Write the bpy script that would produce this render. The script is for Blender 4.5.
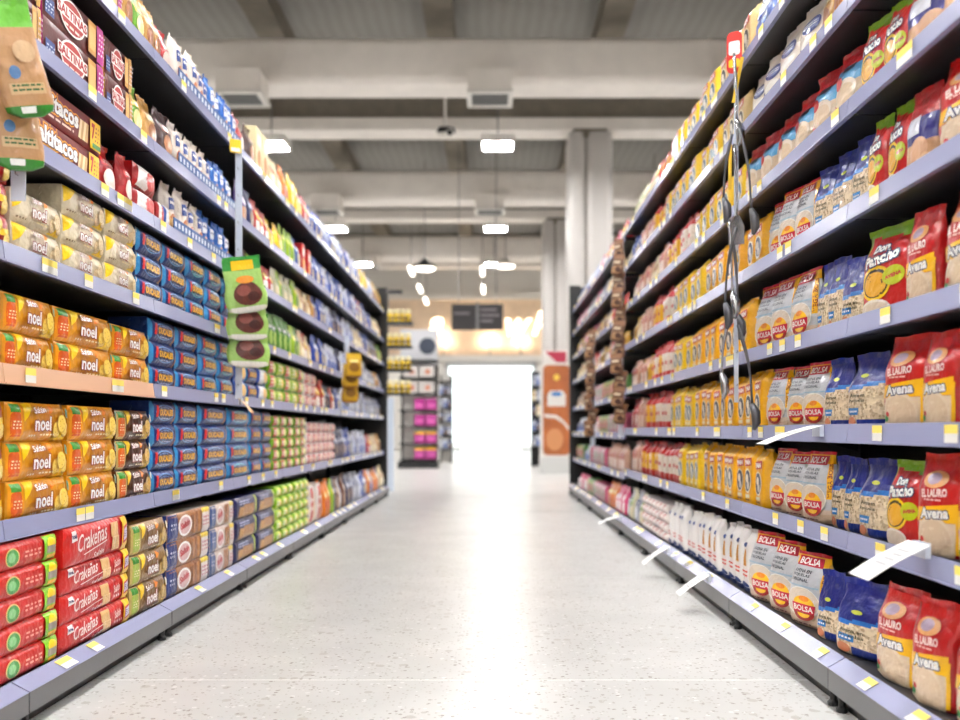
import bpy, math, random
from mathutils import Vector, noise, Matrix

# ------------------------------------------------------------------ camera, world, exposure
scene = bpy.context.scene
for o in list(bpy.data.objects):
    bpy.data.objects.remove(o, do_unlink=True)
C = scene.collection
F = 933.0                       # focal length in pixels of the 960x720 frame
VPX, VPY, CAM_H = 490.0, 430.0, 0.72
cd = bpy.data.cameras.new('camera')
cam = bpy.data.objects.new('camera', cd)
C.objects.link(cam)
cd.sensor_width = 36.0
cd.lens = F / 960 * 36.0
cd.shift_x = -(VPX - 480) / 960
cd.shift_y = (VPY - 360) / 960
cam.location = (0, 0, CAM_H)
cam.rotation_euler = (math.pi / 2, 0, 0)
cd.clip_start = 0.05
cd.clip_end = 300
cd.dof.use_dof = True
cd.dof.focus_distance = 2.75
cd.dof.aperture_fstop = 2.1
scene.camera = cam

world = bpy.data.worlds.new('world')
scene.world = world
world.use_nodes = True
bg = world.node_tree.nodes['Background']
bg.inputs['Color'].default_value = (1.0, 1.0, 1.0, 1)
bg.inputs['Strength'].default_value = 2.8
LAMP_EMIT = 190.0
scene.view_settings.view_transform = 'Standard'
scene.view_settings.look = 'None'
scene.view_settings.exposure = 0.0
scene.view_settings.gamma = 1.0
scene.view_settings.use_curve_mapping = False

rnd = random.Random(7)

# ------------------------------------------------------------------ materials
def lin(c):
    r = []
    for x in c[:3]:
        x = x / 255.0
        r.append(x / 12.92 if x <= 0.04045 else ((x + 0.055) / 1.055) ** 2.4)
    return (r[0], r[1], r[2], 1.0)

def new_mat(name):
    m = bpy.data.materials.new(name)
    m.use_nodes = True
    nt = m.node_tree
    return m, nt, nt.nodes['Principled BSDF']

def bump(nt, bs, scale, strength, detail=3, dist=0.01):
    tc = nt.nodes.new('ShaderNodeTexCoord')
    n = nt.nodes.new('ShaderNodeTexNoise')
    n.inputs['Scale'].default_value = scale
    n.inputs['Detail'].default_value = detail
    b = nt.nodes.new('ShaderNodeBump')
    b.inputs['Strength'].default_value = strength
    b.inputs['Distance'].default_value = dist
    nt.links.new(tc.outputs['Object'], n.inputs['Vector'])
    nt.links.new(n.outputs['Fac'], b.inputs['Height'])
    nt.links.new(b.outputs['Normal'], bs.inputs['Normal'])
    return n

def plain(name, col, rough=0.5, metal=0.0, bscale=0, bstr=0.0, var=0.0):
    m, nt, bs = new_mat(name)
    bs.inputs['Base Color'].default_value = lin(col)
    bs.inputs['Roughness'].default_value = rough
    bs.inputs['Metallic'].default_value = metal
    if bscale:
        n = bump(nt, bs, bscale, bstr)
        if var:
            r = nt.nodes.new('ShaderNodeValToRGB')
            a, b = [lin([max(0, min(255, x * k)) for x in col]) for k in (1 - var, 1 + var)]
            r.color_ramp.elements[0].color = a
            r.color_ramp.elements[1].color = b
            r.color_ramp.elements[0].position = 0.3
            r.color_ramp.elements[1].position = 0.7
            nt.links.new(n.outputs['Fac'], r.inputs['Fac'])
            nt.links.new(r.outputs['Color'], bs.inputs['Base Color'])
    return m

def printed(name, rough, bscale, bstr, coat=0.0):
    m, nt, bs = new_mat(name)
    a = nt.nodes.new('ShaderNodeAttribute')
    a.attribute_name = 'print_colour'
    g = nt.nodes.new('ShaderNodeGamma')
    g.inputs['Gamma'].default_value = 1.2
    nt.links.new(a.outputs['Color'], g.inputs['Color'])
    nt.links.new(g.outputs['Color'], bs.inputs['Base Color'])
    bs.inputs['Roughness'].default_value = rough
    bs.inputs['Coat Weight'].default_value = coat
    bs.inputs['Coat Roughness'].default_value = 0.12
    if bscale:
        bump(nt, bs, bscale, bstr, 2.5, 0.009)
    return m

def emitter(name, col, strength):
    m, nt, bs = new_mat(name)
    bs.inputs['Base Color'].default_value = lin(col)
    bs.inputs['Emission Color'].default_value = lin(col)
    bs.inputs['Emission Strength'].default_value = strength
    return m

M = {}
M['film'] = printed('printed_film', 0.3, 30, 0.85, 0.35)
M['carton'] = printed('printed_carton', 0.42, 60, 0.08)
M['paper'] = printed('printed_paper', 0.6, 40, 0.15)

def grain_mat():
    m, nt, bs = new_mat('rolled_oats')
    tc = nt.nodes.new('ShaderNodeTexCoord')
    v = nt.nodes.new('ShaderNodeTexVoronoi')
    v.inputs['Scale'].default_value = 130
    r = nt.nodes.new('ShaderNodeValToRGB')
    e = r.color_ramp.elements
    e[0].color = lin((158, 125, 84)); e[0].position = 0.0
    e[1].color = lin((240, 220, 186)); e[1].position = 0.75
    nt.links.new(tc.outputs['Object'], v.inputs['Vector'])
    nt.links.new(v.outputs['Color'], r.inputs['Fac'])
    nt.links.new(r.outputs['Color'], bs.inputs['Base Color'])
    b = nt.nodes.new('ShaderNodeBump')
    b.inputs['Strength'].default_value = 0.5
    b.inputs['Distance'].default_value = 0.003
    nt.links.new(v.outputs['Distance'], b.inputs['Height'])
    nt.links.new(b.outputs['Normal'], bs.inputs['Normal'])
    bs.inputs['Roughness'].default_value = 0.4
    bs.inputs['Coat Weight'].default_value = 0.3
    return m
M['oats'] = grain_mat()
PACK_MATS = [M['film'], M['carton'], M['paper'], M['oats']]
MI = {'film': 0, 'carton': 1, 'paper': 2, 'oats': 3}

def floor_mat():
    m, nt, bs = new_mat('polished_terrazzo')
    tc = nt.nodes.new('ShaderNodeTexCoord')
    def vor(scale, lo, hi, feat='F1'):
        v = nt.nodes.new('ShaderNodeTexVoronoi')
        v.inputs['Scale'].default_value = scale
        nt.links.new(tc.outputs['Object'], v.inputs['Vector'])
        r = nt.nodes.new('ShaderNodeValToRGB')
        r.color_ramp.elements[0].position = lo
        r.color_ramp.elements[1].position = hi
        nt.links.new(v.outputs['Distance'], r.inputs['Fac'])
        return v, r
    n = nt.nodes.new('ShaderNodeTexNoise')
    n.inputs['Scale'].default_value = 3.0
    n.inputs['Detail'].default_value = 6
    nt.links.new(tc.outputs['Object'], n.inputs['Vector'])
    base = nt.nodes.new('ShaderNodeValToRGB')
    base.color_ramp.elements[0].color = lin((196, 195, 192)); base.color_ramp.elements[0].position = 0.3
    base.color_ramp.elements[1].color = lin((210, 209, 206)); base.color_ramp.elements[1].position = 0.7
    nt.links.new(n.outputs['Fac'], base.inputs['Fac'])
    cur = base.outputs['Color']
    for scale, thr, col in ((30, 0.93, (184, 180, 174)), (60, 0.93, (222, 221, 219)), (75, 0.93, (150, 143, 134)), (110, 0.86, (176, 171, 164))):
        v = nt.nodes.new('ShaderNodeTexVoronoi')
        v.inputs['Scale'].default_value = scale
        nt.links.new(tc.outputs['Object'], v.inputs['Vector'])
        sep = nt.nodes.new('ShaderNodeSeparateColor')
        nt.links.new(v.outputs['Color'], sep.inputs['Color'])
        g1 = nt.nodes.new('ShaderNodeMath'); g1.operation = 'GREATER_THAN'; g1.inputs[1].default_value = thr
        nt.links.new(sep.outputs[0], g1.inputs[0])
        g2 = nt.nodes.new('ShaderNodeMath'); g2.operation = 'LESS_THAN'; g2.inputs[1].default_value = 0.42
        nt.links.new(v.outputs['Distance'], g2.inputs[0])
        g3 = nt.nodes.new('ShaderNodeMath'); g3.operation = 'MULTIPLY'
        nt.links.new(g1.outputs[0], g3.inputs[0]); nt.links.new(g2.outputs[0], g3.inputs[1])
        mx = nt.nodes.new('ShaderNodeMix'); mx.data_type = 'RGBA'
        mx.inputs['B'].default_value = lin(col)
        nt.links.new(g3.outputs[0], mx.inputs['Factor'])
        nt.links.new(cur, mx.inputs['A'])
        cur = mx.outputs['Result']
    nt.links.new(cur, bs.inputs['Base Color'])
    bs.inputs['Roughness'].default_value = 0.3
    bs.inputs['Specular IOR Level'].default_value = 0.35
    return m

def slab_mat():
    m, nt, bs = new_mat('board_marked_concrete')
    tc = nt.nodes.new('ShaderNodeTexCoord')
    w = nt.nodes.new('ShaderNodeTexWave')
    w.inputs['Scale'].default_value = 1.6
    w.inputs['Distortion'].default_value = 2.5
    w.inputs['Detail'].default_value = 3
    nt.links.new(tc.outputs['Object'], w.inputs['Vector'])
    r = nt.nodes.new('ShaderNodeValToRGB')
    r.color_ramp.elements[0].color = lin((138, 135, 130))
    r.color_ramp.elements[1].color = lin((146, 143, 138))
    nt.links.new(w.outputs['Fac'], r.inputs['Fac'])
    nt.links.new(r.outputs['Color'], bs.inputs['Base Color'])
    bs.inputs['Roughness'].default_value = 0.85
    return m

M['floor'] = floor_mat()
M['joint'] = plain('white_joint_strip', (250, 249, 246), 0.3)
M['slab'] = slab_mat()
M['concrete'] = plain('beam_concrete', (124, 116, 104), 0.85, 0, 5, 0.15, 0.05)
M['duct'] = plain('pale_painted_duct', (238, 231, 224), 0.6, 0, 3, 0.04, 0.02)
M['white'] = plain('white_paint', (226, 222, 216), 0.6, 0, 6, 0.05)
M['clad'] = plain('white_column_cladding', (186, 181, 177), 0.5, 0, 4, 0.04)
M['wallwarm'] = plain('peach_wall_panel', (224, 200, 174), 0.7, 0, 4, 0.05, 0.03)
M['black'] = plain('black_powder_coat', (18, 18, 19), 0.5)
M['deck'] = plain('dark_shelf_steel', (38, 38, 41), 0.45)
M['rail'] = plain('lavender_grey_rail', (142, 145, 176), 0.25)
M['fascia'] = plain('grey_fascia', (104, 104, 106), 0.4)
M['kick'] = plain('dark_kick_plate', (60, 59, 58), 0.6)
M['orange_rail'] = plain('orange_promo_rail', (214, 170, 138), 0.3)
M['grille'] = plain('grey_grille', (120, 120, 120), 0.5, 0.3)
M['lamp'] = emitter('lamp_diffuser', (253, 252, 252), LAMP_EMIT)
M['metal'] = plain('brushed_steel', (165, 165, 168), 0.25, 0.9)
M['dkmetal'] = plain('dark_utensil_metal', (92, 92, 96), 0.3, 0.7)
M['clear'] = plain('clear_strip_plastic', (205, 212, 225), 0.2)
M['glow'] = emitter('neon_letter_glow', (255, 240, 215), 3.0)
M['spot'] = emitter('spot_bulb', (255, 232, 198), 420.0)
M['track'] = emitter('tube_lamp_glow', (255, 244, 228), 7.0)
M['sign'] = plain('charcoal_sign_board', (48, 44, 46), 0.55)
M['signgrey'] = plain('grey_sign_text', (118, 112, 116), 0.6)
M['alu'] = plain('door_aluminium', (196, 198, 200), 0.35, 0.6)
M['pave'] = plain('outdoor_paving', (215, 212, 205), 0.8, 0, 3, 0.1, 0.05)

def glass_mat():
    m, nt, bs = new_mat('door_glass')
    bs.inputs['Base Color'].default_value = (0.9, 0.97, 0.95, 1)
    bs.inputs['Roughness'].default_value = 0.02
    bs.inputs['Transmission Weight'].default_value = 1.0
    bs.inputs['IOR'].default_value = 1.1
    return m
M['glass'] = glass_mat()

# ------------------------------------------------------------------ mesh helpers
class MB:
    """plain geometry builder"""
    def __init__(s):
        s.v, s.f, s.c, s.m = [], [], [], []
    def add(s, vs, fs, col=(1, 1, 1, 1), mi=0):
        b = len(s.v)
        s.v.extend(vs)
        for f in fs:
            s.f.append(tuple(i + b for i in f))
            s.c.append(col); s.m.append(mi)
    def box(s, x0, y0, z0, x1, y1, z1, col=(1, 1, 1, 1), mi=0):
        vs = [(x0, y0, z0), (x1, y0, z0), (x1, y1, z0), (x0, y1, z0), (x0, y0, z1), (x1, y0, z1), (x1, y1, z1), (x0, y1, z1)]
        s.add(vs, [(3, 2, 1, 0), (4, 5, 6, 7), (0, 1, 5, 4), (1, 2, 6, 5), (2, 3, 7, 6), (3, 0, 4, 7)], col, mi)
        return s
    def prism(s, prof, axis, a, b, col=(1, 1, 1, 1), mi=0):
        """closed 2-D profile extruded along x or y"""
        n = len(prof)
        if axis == 'y':
            vs = [(p[0], a, p[1]) for p in prof] + [(p[0], b, p[1]) for p in prof]
        elif axis == 'x':
            vs = [(a, p[0], p[1]) for p in prof] + [(b, p[0], p[1]) for p in prof]
        else:
            vs = [(p[0], p[1], a) for p in prof] + [(p[0], p[1], b) for p in prof]
        fs = [(i, (i + 1) % n, n + (i + 1) % n, n + i) for i in range(n)]
        fs += [tuple(range(n - 1, -1, -1)), tuple(range(n, 2 * n))]
        s.add(vs, fs, col, mi)
        return s
    def tube(s, pts, r, n=10, col=(1, 1, 1, 1), mi=0):
        rr = r if isinstance(r, (list, tuple)) else [r] * len(pts)
        P = [Vector(p) for p in pts]
        vs = []
        for i, p in enumerate(P):
            d = (P[min(i + 1, len(P) - 1)] - P[max(i - 1, 0)]).normalized()
            a = d.orthogonal().normalized() if i == 0 else (pa - d * pa.dot(d)).normalized()
            pa = a
            b = d.cross(a)
            for k in range(n):
                t = 2 * math.pi * k / n
                vs.append(tuple(p + (a * math.cos(t) + b * math.sin(t)) * rr[i]))
        fs = []
        for i in range(len(P) - 1):
            for k in range(n):
                k2 = (k + 1) % n
                fs.append((i * n + k, i * n + k2, (i + 1) * n + k2, (i + 1) * n + k))
        fs += [tuple(range(n - 1, -1, -1)), tuple(range((len(P) - 1) * n, len(P) * n))]
        s.add(vs, fs, col, mi)
        return s
    def lathe(s, prof, cx, cy, z0, n=16, col=(1, 1, 1, 1), mi=0):
        vs = []
        for r, z in prof:
            for k in range(n):
                t = 2 * math.pi * k / n
                vs.append((cx + r * math.cos(t), cy + r * math.sin(t), z0 + z))
        fs = []
        for i in range(len(prof) - 1):
            for k in range(n):
                k2 = (k + 1) % n
                fs.append((i * n + k, i * n + k2, (i + 1) * n + k2, (i + 1) * n + k))
        fs += [tuple(range(n - 1, -1, -1)), tuple(range((len(prof) - 1) * n, len(prof) * n))]
        s.add(vs, fs, col, mi)
        return s
    def mesh(s, name, mats, smooth=False):
        me = bpy.data.meshes.new(name)
        me.from_pydata(s.v, [], s.f)
        if not isinstance(mats, (list, tuple)):
            mats = [mats]
        for m in mats:
            me.materials.append(m)
        if len(mats) > 1:
            me.polygons.foreach_set('material_index', s.m)
        at = me.attributes.new('print_colour', 'FLOAT_COLOR', 'FACE')
        flat = []
        for c in s.c:
            flat.extend(c)
        at.data.foreach_set('color', flat)
        if smooth:
            me.polygons.foreach_set('use_smooth', [True] * len(s.f))
        me.update()
        return me

def link(name, me, parent=None, loc=None, rotz=None):
    o = bpy.data.objects.new(name, me)
    C.objects.link(o)
    if parent is not None:
        o.parent = parent
    if loc is not None:
        o.location = loc
    if rotz is not None:
        o.rotation_euler = (0, 0, rotz)
    return o

def tag(o, label, cat, group=None):
    o['label'] = label
    o['category'] = cat
    if group:
        o['group'] = group
    return o

def structure(name, mb, mat, parent=None, smooth=False):
    o = link(name, mb.mesh(name, mat, smooth), parent)
    if parent is None:
        o['kind'] = 'structure'
    return o

def rounded(w, h, r, n=4, cx=0, cz=0):
    pts = []
    for sx, sz, a0 in ((1, 1, 0), (-1, 1, 90), (-1, -1, 180), (1, -1, 270)):
        for k in range(n + 1):
            a = math.radians(a0 + 90 * k / n)
            pts.append((cx + sx * (w / 2 - r) + r * math.cos(a), cz + sz * (h / 2 - r) + r * math.sin(a)))
    return pts

def PXL(x, X):      # distance along the aisle of the pixel column x on a left plane at -X
    return F * X / (VPX - x)
def PXR(x, X):
    return F * X / (x - VPX)

# ------------------------------------------------------------------ room shell
Y0, Y1, XW, ZS = -7.0, 33.0, 10.5, 7.2
fl = MB().box(-XW, Y0, -0.3, XW, Y1 + 0.3, -0.0008)
floor = structure('floor', fl, M['joint'])
STEP = 1.87
k, y = 0, 2.69 - STEP * 6
while y < Y1:
    a, b = max(y + 0.005, Y0), min(y + STEP - 0.005, Y1)
    if b > a:
        link('floor_slab', MB().box(-XW, a, -0.0008, XW, b, 0.0).mesh('floor_slab', M['floor']), floor)
    y += STEP
ceil = structure('ceiling', MB().box(-XW, Y0, ZS, XW, Y1, ZS + 0.2), M['slab'])
for i in range(-3, 5):
    x = -0.77 + 2.65 * i
    if abs(x) < XW:
        link('ceiling_rib', MB().box(x - 0.21, Y0, ZS - 0.32, x + 0.21, Y1, ZS + 0.01).mesh('ceiling_rib', M['concrete']), ceil)
for yb in (-4, 3, 10, 17, 24, 31):
    link('ceiling_beam', MB().box(-XW, yb - 0.2, 6.32, XW, yb + 0.2, ZS + 0.01).mesh('ceiling_beam', M['concrete']), ceil)
    link('beam_flange', MB().box(-XW, yb - 0.28, 6.1, XW, yb + 0.28, 6.32).mesh('beam_flange', M['duct']), ceil)
structure('wall_left', MB().box(-XW - 0.2, Y0, -0.3, -XW, Y1, ZS + 0.2), M['white'])
structure('wall_right', MB().box(XW, Y0, -0.3, XW + 0.2, Y1, ZS + 0.2), M['white'])
structure('wall_front', MB().box(-XW - 0.2, Y0 - 0.2, -0.3, XW + 0.2, Y0, ZS + 0.2), M['white'])
# far wall with the street doorway
DX0, DX1, DZ = -1.55, 1.62, 3.12
wf = MB()
wf.box(-XW, Y1, -0.3, DX0, Y1 + 0.3, 3.35).box(DX1, Y1, -0.3, XW, Y1 + 0.3, 3.35).box(DX0, Y1, DZ, DX1, Y1 + 0.3, 3.35)
wf.box(-XW, Y1, 5.35, XW, Y1 + 0.3, ZS + 0.2)
wback = structure('wall_back', wf, M['white'])
link('sign_panel', MB().box(-XW, Y1 - 0.02, 3.35, XW, Y1 + 0.3, 5.35).mesh('sign_panel', M['wallwarm']), wback)
link('panel_top_trim', MB().box(-XW, Y1 - 0.12, 5.33, XW, Y1, 5.6).mesh('panel_top_trim', M['white']), wback)
link('lamp_ledge', MB().box(-4.5, Y1 - 0.45, 3.13, 4.5, Y1, 3.33).mesh('lamp_ledge', M['white']), wback)
door = bpy.data.objects.new('door_1', None); C.objects.link(door); door['kind'] = 'structure'
door.location = (0, Y1, 0)
for sx in (DX0, DX1 - 0.06):
    link('door_jamb', MB().box(sx, -0.05, 0, sx + 0.06, 0.3, DZ).mesh('door_jamb', M['alu']), door)
link('door_head', MB().box(DX0, -0.05, DZ - 0.14, DX1, 0.3, DZ).mesh('door_head', M['alu']), door)
for x0, x1, hx in ((DX0 + 0.06, DX0 + 0.5, DX0 + 0.42), (DX1 - 0.5, DX1 - 0.06, DX1 - 0.42)):
    lf = link('sliding_leaf', MB().box(x0, 0.1, 0, x0 + 0.03, 0.15, DZ - 0.14).box(x1 - 0.03, 0.1, 0, x1, 0.15, DZ - 0.14).box(x0, 0.1, 0, x1, 0.15, 0.1).mesh('sliding_leaf', M['alu']), door)
    link('pane', MB().box(x0 + 0.03, 0.115, 0.1, x1 - 0.03, 0.13, DZ - 0.14).mesh('pane', M['glass']), lf)
    link('handle', MB().box(hx, 0.05, 0.85, hx + 0.04, 0.1, 1.6).mesh('handle', plain('green_door_handle', (60, 140, 130), 0.4)), lf)
structure('ground_outside', MB().box(-14, Y1 + 0.3, -0.3, 14, Y1 + 25, -0.02), M['pave'])

# ducts with diffuser boxes
for yd in (14, 21, 28, 7, 0):
    z0, z1 = 5.79, 6.49
    d = structure('air_duct', MB().prism(rounded(0.72, z1 - z0, 0.14, 5, yd, (z0 + z1) / 2), 'x', -XW + 0.05, XW - 0.05), M['duct'], None, True)
    for poly in d.data.polygons:
        if len(poly.vertices) > 4:
            poly.use_smooth = False
    link('duct_seam', MB().prism(rounded(0.735, z1 - z0 + 0.015, 0.14, 5, yd, (z0 + z1) / 2), 'x', 3.2, 3.24).mesh('duct_seam', M['duct']), d)
    if yd in (14, 21, 28):
        where = {14: 'nearest', 21: 'middle', 28: 'farthest'}[yd]
        for i, xx in enumerate((-3.58, 0.0, 3.6)):
            v = bpy.data.objects.new('air_vent', None); C.objects.link(v)
            v.location = (xx, yd - 0.42, 5.49)
            tag(v, 'pale square air vent box under the %s ceiling duct, %s' % (where, ['over the left shelves', 'above the aisle', 'over the right shelves'][i]), 'air vent', 'ceiling air vents')
            link('vent_box', MB().box(-0.31, -0.38, 0.04, 0.31, 0.22, 0.36).mesh('vent_box', M['duct']), v)
            fr = MB()
            fr.box(-0.33, -0.4, 0, 0.33, -0.33, 0.05).box(-0.33, 0.17, 0, 0.33, 0.24, 0.05).box(-0.33, -0.33, 0, -0.26, 0.17, 0.05).box(0.26, -0.33, 0, 0.33, 0.17, 0.05)
            link('vent_frame', fr.mesh('vent_frame', M['white']), v)
            slat = MB().box(-0.26, -0.012, 0.015, 0.26, 0.012, 0.03).mesh('slat', M['grille'])
            for q in range(8):
                link('slat', slat, v, (0, -0.29 + q * 0.06, 0))
            link('vent_backing', MB().box(-0.27, -0.34, 0.036, 0.27, 0.18, 0.042).mesh('vent_backing', M['black']), v)

# clad columns
for yc, xc in ((17, 1.8), (24, 1.74)):
    col = bpy.data.objects.new('column', None); C.objects.link(col); col['kind'] = 'structure'
    col.location = (xc, yc, 0)
    link('core', MB().box(-0.3, -0.3, 0, 0.3, 0.3, 6.12).mesh('core', M['concrete']), col)
    for x0, x1 in ((-0.4, -0.085), (-0.075, 0.4)):
        link('cladding_shell', MB().prism(rounded(x1 - x0, 0.76, 0.12, 4, (x0 + x1) / 2, 0), 'z', 0, 5.95).mesh('cladding_shell', M['clad'], False), col)
        link('shell_cap', MB().prism(rounded(x1 - x0 - 0.05, 0.68, 0.1, 4, (x0 + x1) / 2, 0), 'z', 5.95, 6.05).mesh('shell_cap', M['clad']), col)

# ceiling lamps: the real light of the store
LZ = 5.46
lamp_house = MB().box(-0.27, -0.27, 0.02, 0.27, 0.27, 0.1).box(-0.27, -0.27, -0.03, -0.24, 0.27, 0.02).box(0.24, -0.27, -0.03, 0.27, 0.27, 0.02).box(-0.24, -0.27, -0.03, 0.24, -0.24, 0.02).box(-0.24, 0.24, -0.03, 0.24, 0.27, 0.02).mesh('housing', M['white'])
lamp_dif = MB().box(-0.24, -0.24, -0.012, 0.24, 0.24, 0.02).mesh('diffuser', M['lamp'])
lamp_rod = MB().tube([(0, 0, 0.1), (0, 0, ZS - LZ)], 0.012, 6).mesh('rod', M['metal'])
XS = {-7.3: 'over the far left', -3.63: 'over the left shelves', 0.13: 'above the aisle', 3.85: 'over the right shelves', 7.5: 'over the far right'}
YS = {-5.5: 'behind the viewer', -2.0: 'just behind the viewer', 1.5: 'at the near end', 5.0: 'over the near shelves', 8.5: 'over the shelf ends', 15.5: 'past the first duct', 21.9: 'past the second duct', 26.6: 'near the doorway'}
for xx in XS:
    for yy in YS:
        if yy in (5.0, -2.0) and abs(xx) > 4: continue
        L = bpy.data.objects.new('ceiling_lamp', None); C.objects.link(L)
        L.location = (xx, yy, LZ)
        tag(L, 'square white lamp on a thin rod %s, %s' % (XS[xx], YS[yy]), 'lamp', 'hanging square lamps')
        link('housing', lamp_house, L); link('diffuser', lamp_dif, L); link('rod', lamp_rod, L)

# ------------------------------------------------------------------ packs: surfaces and printing
_tc = {}
def text2d(s, off=0.0, shear=0.0):
    key = (s, off, shear)
    if key in _tc:
        return _tc[key]
    cu = bpy.data.curves.new('t', 'FONT')
    cu.body = s
    cu.offset = off
    cu.shear = shear
    cu.resolution_u = 2
    ob = bpy.data.objects.new('t', cu)
    C.objects.link(ob)
    bpy.context.view_layer.update()
    me = ob.to_mesh()
    vs = [(v.co.x, v.co.y) for v in me.vertices]
    fs = [tuple(p.vertices) for p in me.polygons]
    ob.to_mesh_clear()
    bpy.data.objects.remove(ob)
    bpy.data.curves.remove(cu)
    _tc[key] = (vs, fs)
    return _tc[key]

def smooth01(t):
    t = max(0.0, min(1.0, t))
    return t * t * (3 - 2 * t)

class Pack:
    """a pack: local x along the shelf, front towards -y, z up, origin at bottom centre of the front"""
    def __init__(s, w, h, d, mat):
        s.w, s.h, s.d, s.mat = w, h, d, mat
        s.parts = {}
        s.n = 0
        s.off0 = 0.0004
    def pb(s, part):
        return s.parts.setdefault(part, MB())
    def grid(s, part, fn, nu, nv, col, mi, flip=False):
        vs = [fn(i / nu, j / nv) for j in range(nv + 1) for i in range(nu + 1)]
        mb = s.pb(part)
        for j in range(nv):
            for i in range(nu):
                pass
        b = len(mb.v)
        mb.v.extend(vs)
        for j in range(nv):
            for i in range(nu):
                a = b + j * (nu + 1) + i
                f = (a, a + 1, a + nu + 2, a + nu + 1)
                mb.f.append(f[::-1] if flip else f)
                cc = col((i + .5) / nu, (j + .5) / nv) if callable(col) else col
                m2 = mi
                if isinstance(cc, tuple) and len(cc) == 2:
                    cc, m2 = cc
                mb.c.append(cc); mb.m.append(m2)
    def layer(s):
        s.n += 1
        return s.off0 + 0.00022 * s.n
    # printing on the front
    def quad(s, pts, col, mat=None, n=8, part='body'):
        o = s.layer()
        (a, b, c, d) = pts
        def fn(u, v):
            x = (a[0] * (1 - u) + b[0] * u) * (1 - v) + (d[0] * (1 - u) + c[0] * u) * v
            y = (a[1] * (1 - u) + b[1] * u) * (1 - v) + (d[1] * (1 - u) + c[1] * u) * v
            return s.P(x, y, o)
        s.grid(part, fn, n, n, lin(col), MI[mat or s.mat])
    def rect(s, u0, v0, u1, v1, col, mat=None, n=6, part='body'):
        s.quad(((u0, v0), (u1, v0), (u1, v1), (u0, v1)), col, mat, n, part)
    def ell(s, cu, cv, ru, rv, col, mat=None, a0=0, a1=360, part='body', rings=3, n=20):
        o = s.layer()
        mb = s.pb(part)
        vs = [s.P(cu, cv, o)]
        for r in range(1, rings + 1):
            for k in range(n + 1):
                t = math.radians(a0 + (a1 - a0) * k / n)
                vs.append(s.P(cu + ru * math.cos(t) * r / rings, cv + rv * math.sin(t) * r / rings, o))
        fs = [(0, 1 + k, 2 + k) for k in range(n)]
        for r in range(rings - 1):
            q = 1 + r * (n + 1)
            fs += [(q + k, q + n + 1 + k, q + n + 2 + k, q + k + 1) for k in range(n)]
        mb.add(vs, fs, lin(col), MI[mat or s.mat])
    def text(s, body, cu, cv, wu, hv, col, outline=None, ow=0.05, bold=0.02, rot=0, shear=0.0, part='lettering', mat=None):
        part = 'lettering#%d' % s.n
        for c, off in (((outline, ow + bold),) if outline else ()) + ((col, bold),):
            vs, fs = text2d(body, off, shear)
            if not vs:
                return
            o = s.layer()
            v0, f0 = text2d(body, bold, shear)
            x0, x1 = min(p[0] for p in v0), max(p[0] for p in v0)
            y0, y1 = min(p[1] for p in v0), max(p[1] for p in v0)
            W, H = wu * s.w, hv * s.h
            kx, ky = W / max(1e-6, x1 - x0), H / max(1e-6, y1 - y0)
            ca, sa = math.cos(math.radians(rot)), math.sin(math.radians(rot))
            out = []
            for p in vs:
                px, py = (p[0] - (x0 + x1) / 2) * kx, (p[1] - (y0 + y1) / 2) * ky
                qx, qy = px * ca - py * sa, px * sa + py * ca
                out.append(s.P(cu + qx / s.w, cv + qy / s.h, o + 0.0002))
            s.pb(part).add(out, fs, lin(c), MI[mat or s.mat])
    def scribble(s, u0, v0, u1, v1, rows, col, seed=1):
        """rows of tiny unreadable print"""
        r = random.Random(seed)
        hh = (v1 - v0) / rows
        for k in range(rows):
            u = u0
            while u < u1:
                e = min(u1, u + r.uniform(.1, .3) * (u1 - u0))
                s.rect(u, v0 + k * hh + hh * .25, e, v0 + k * hh + hh * .7, col, None, 1)
                u = e + 0.02

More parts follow.
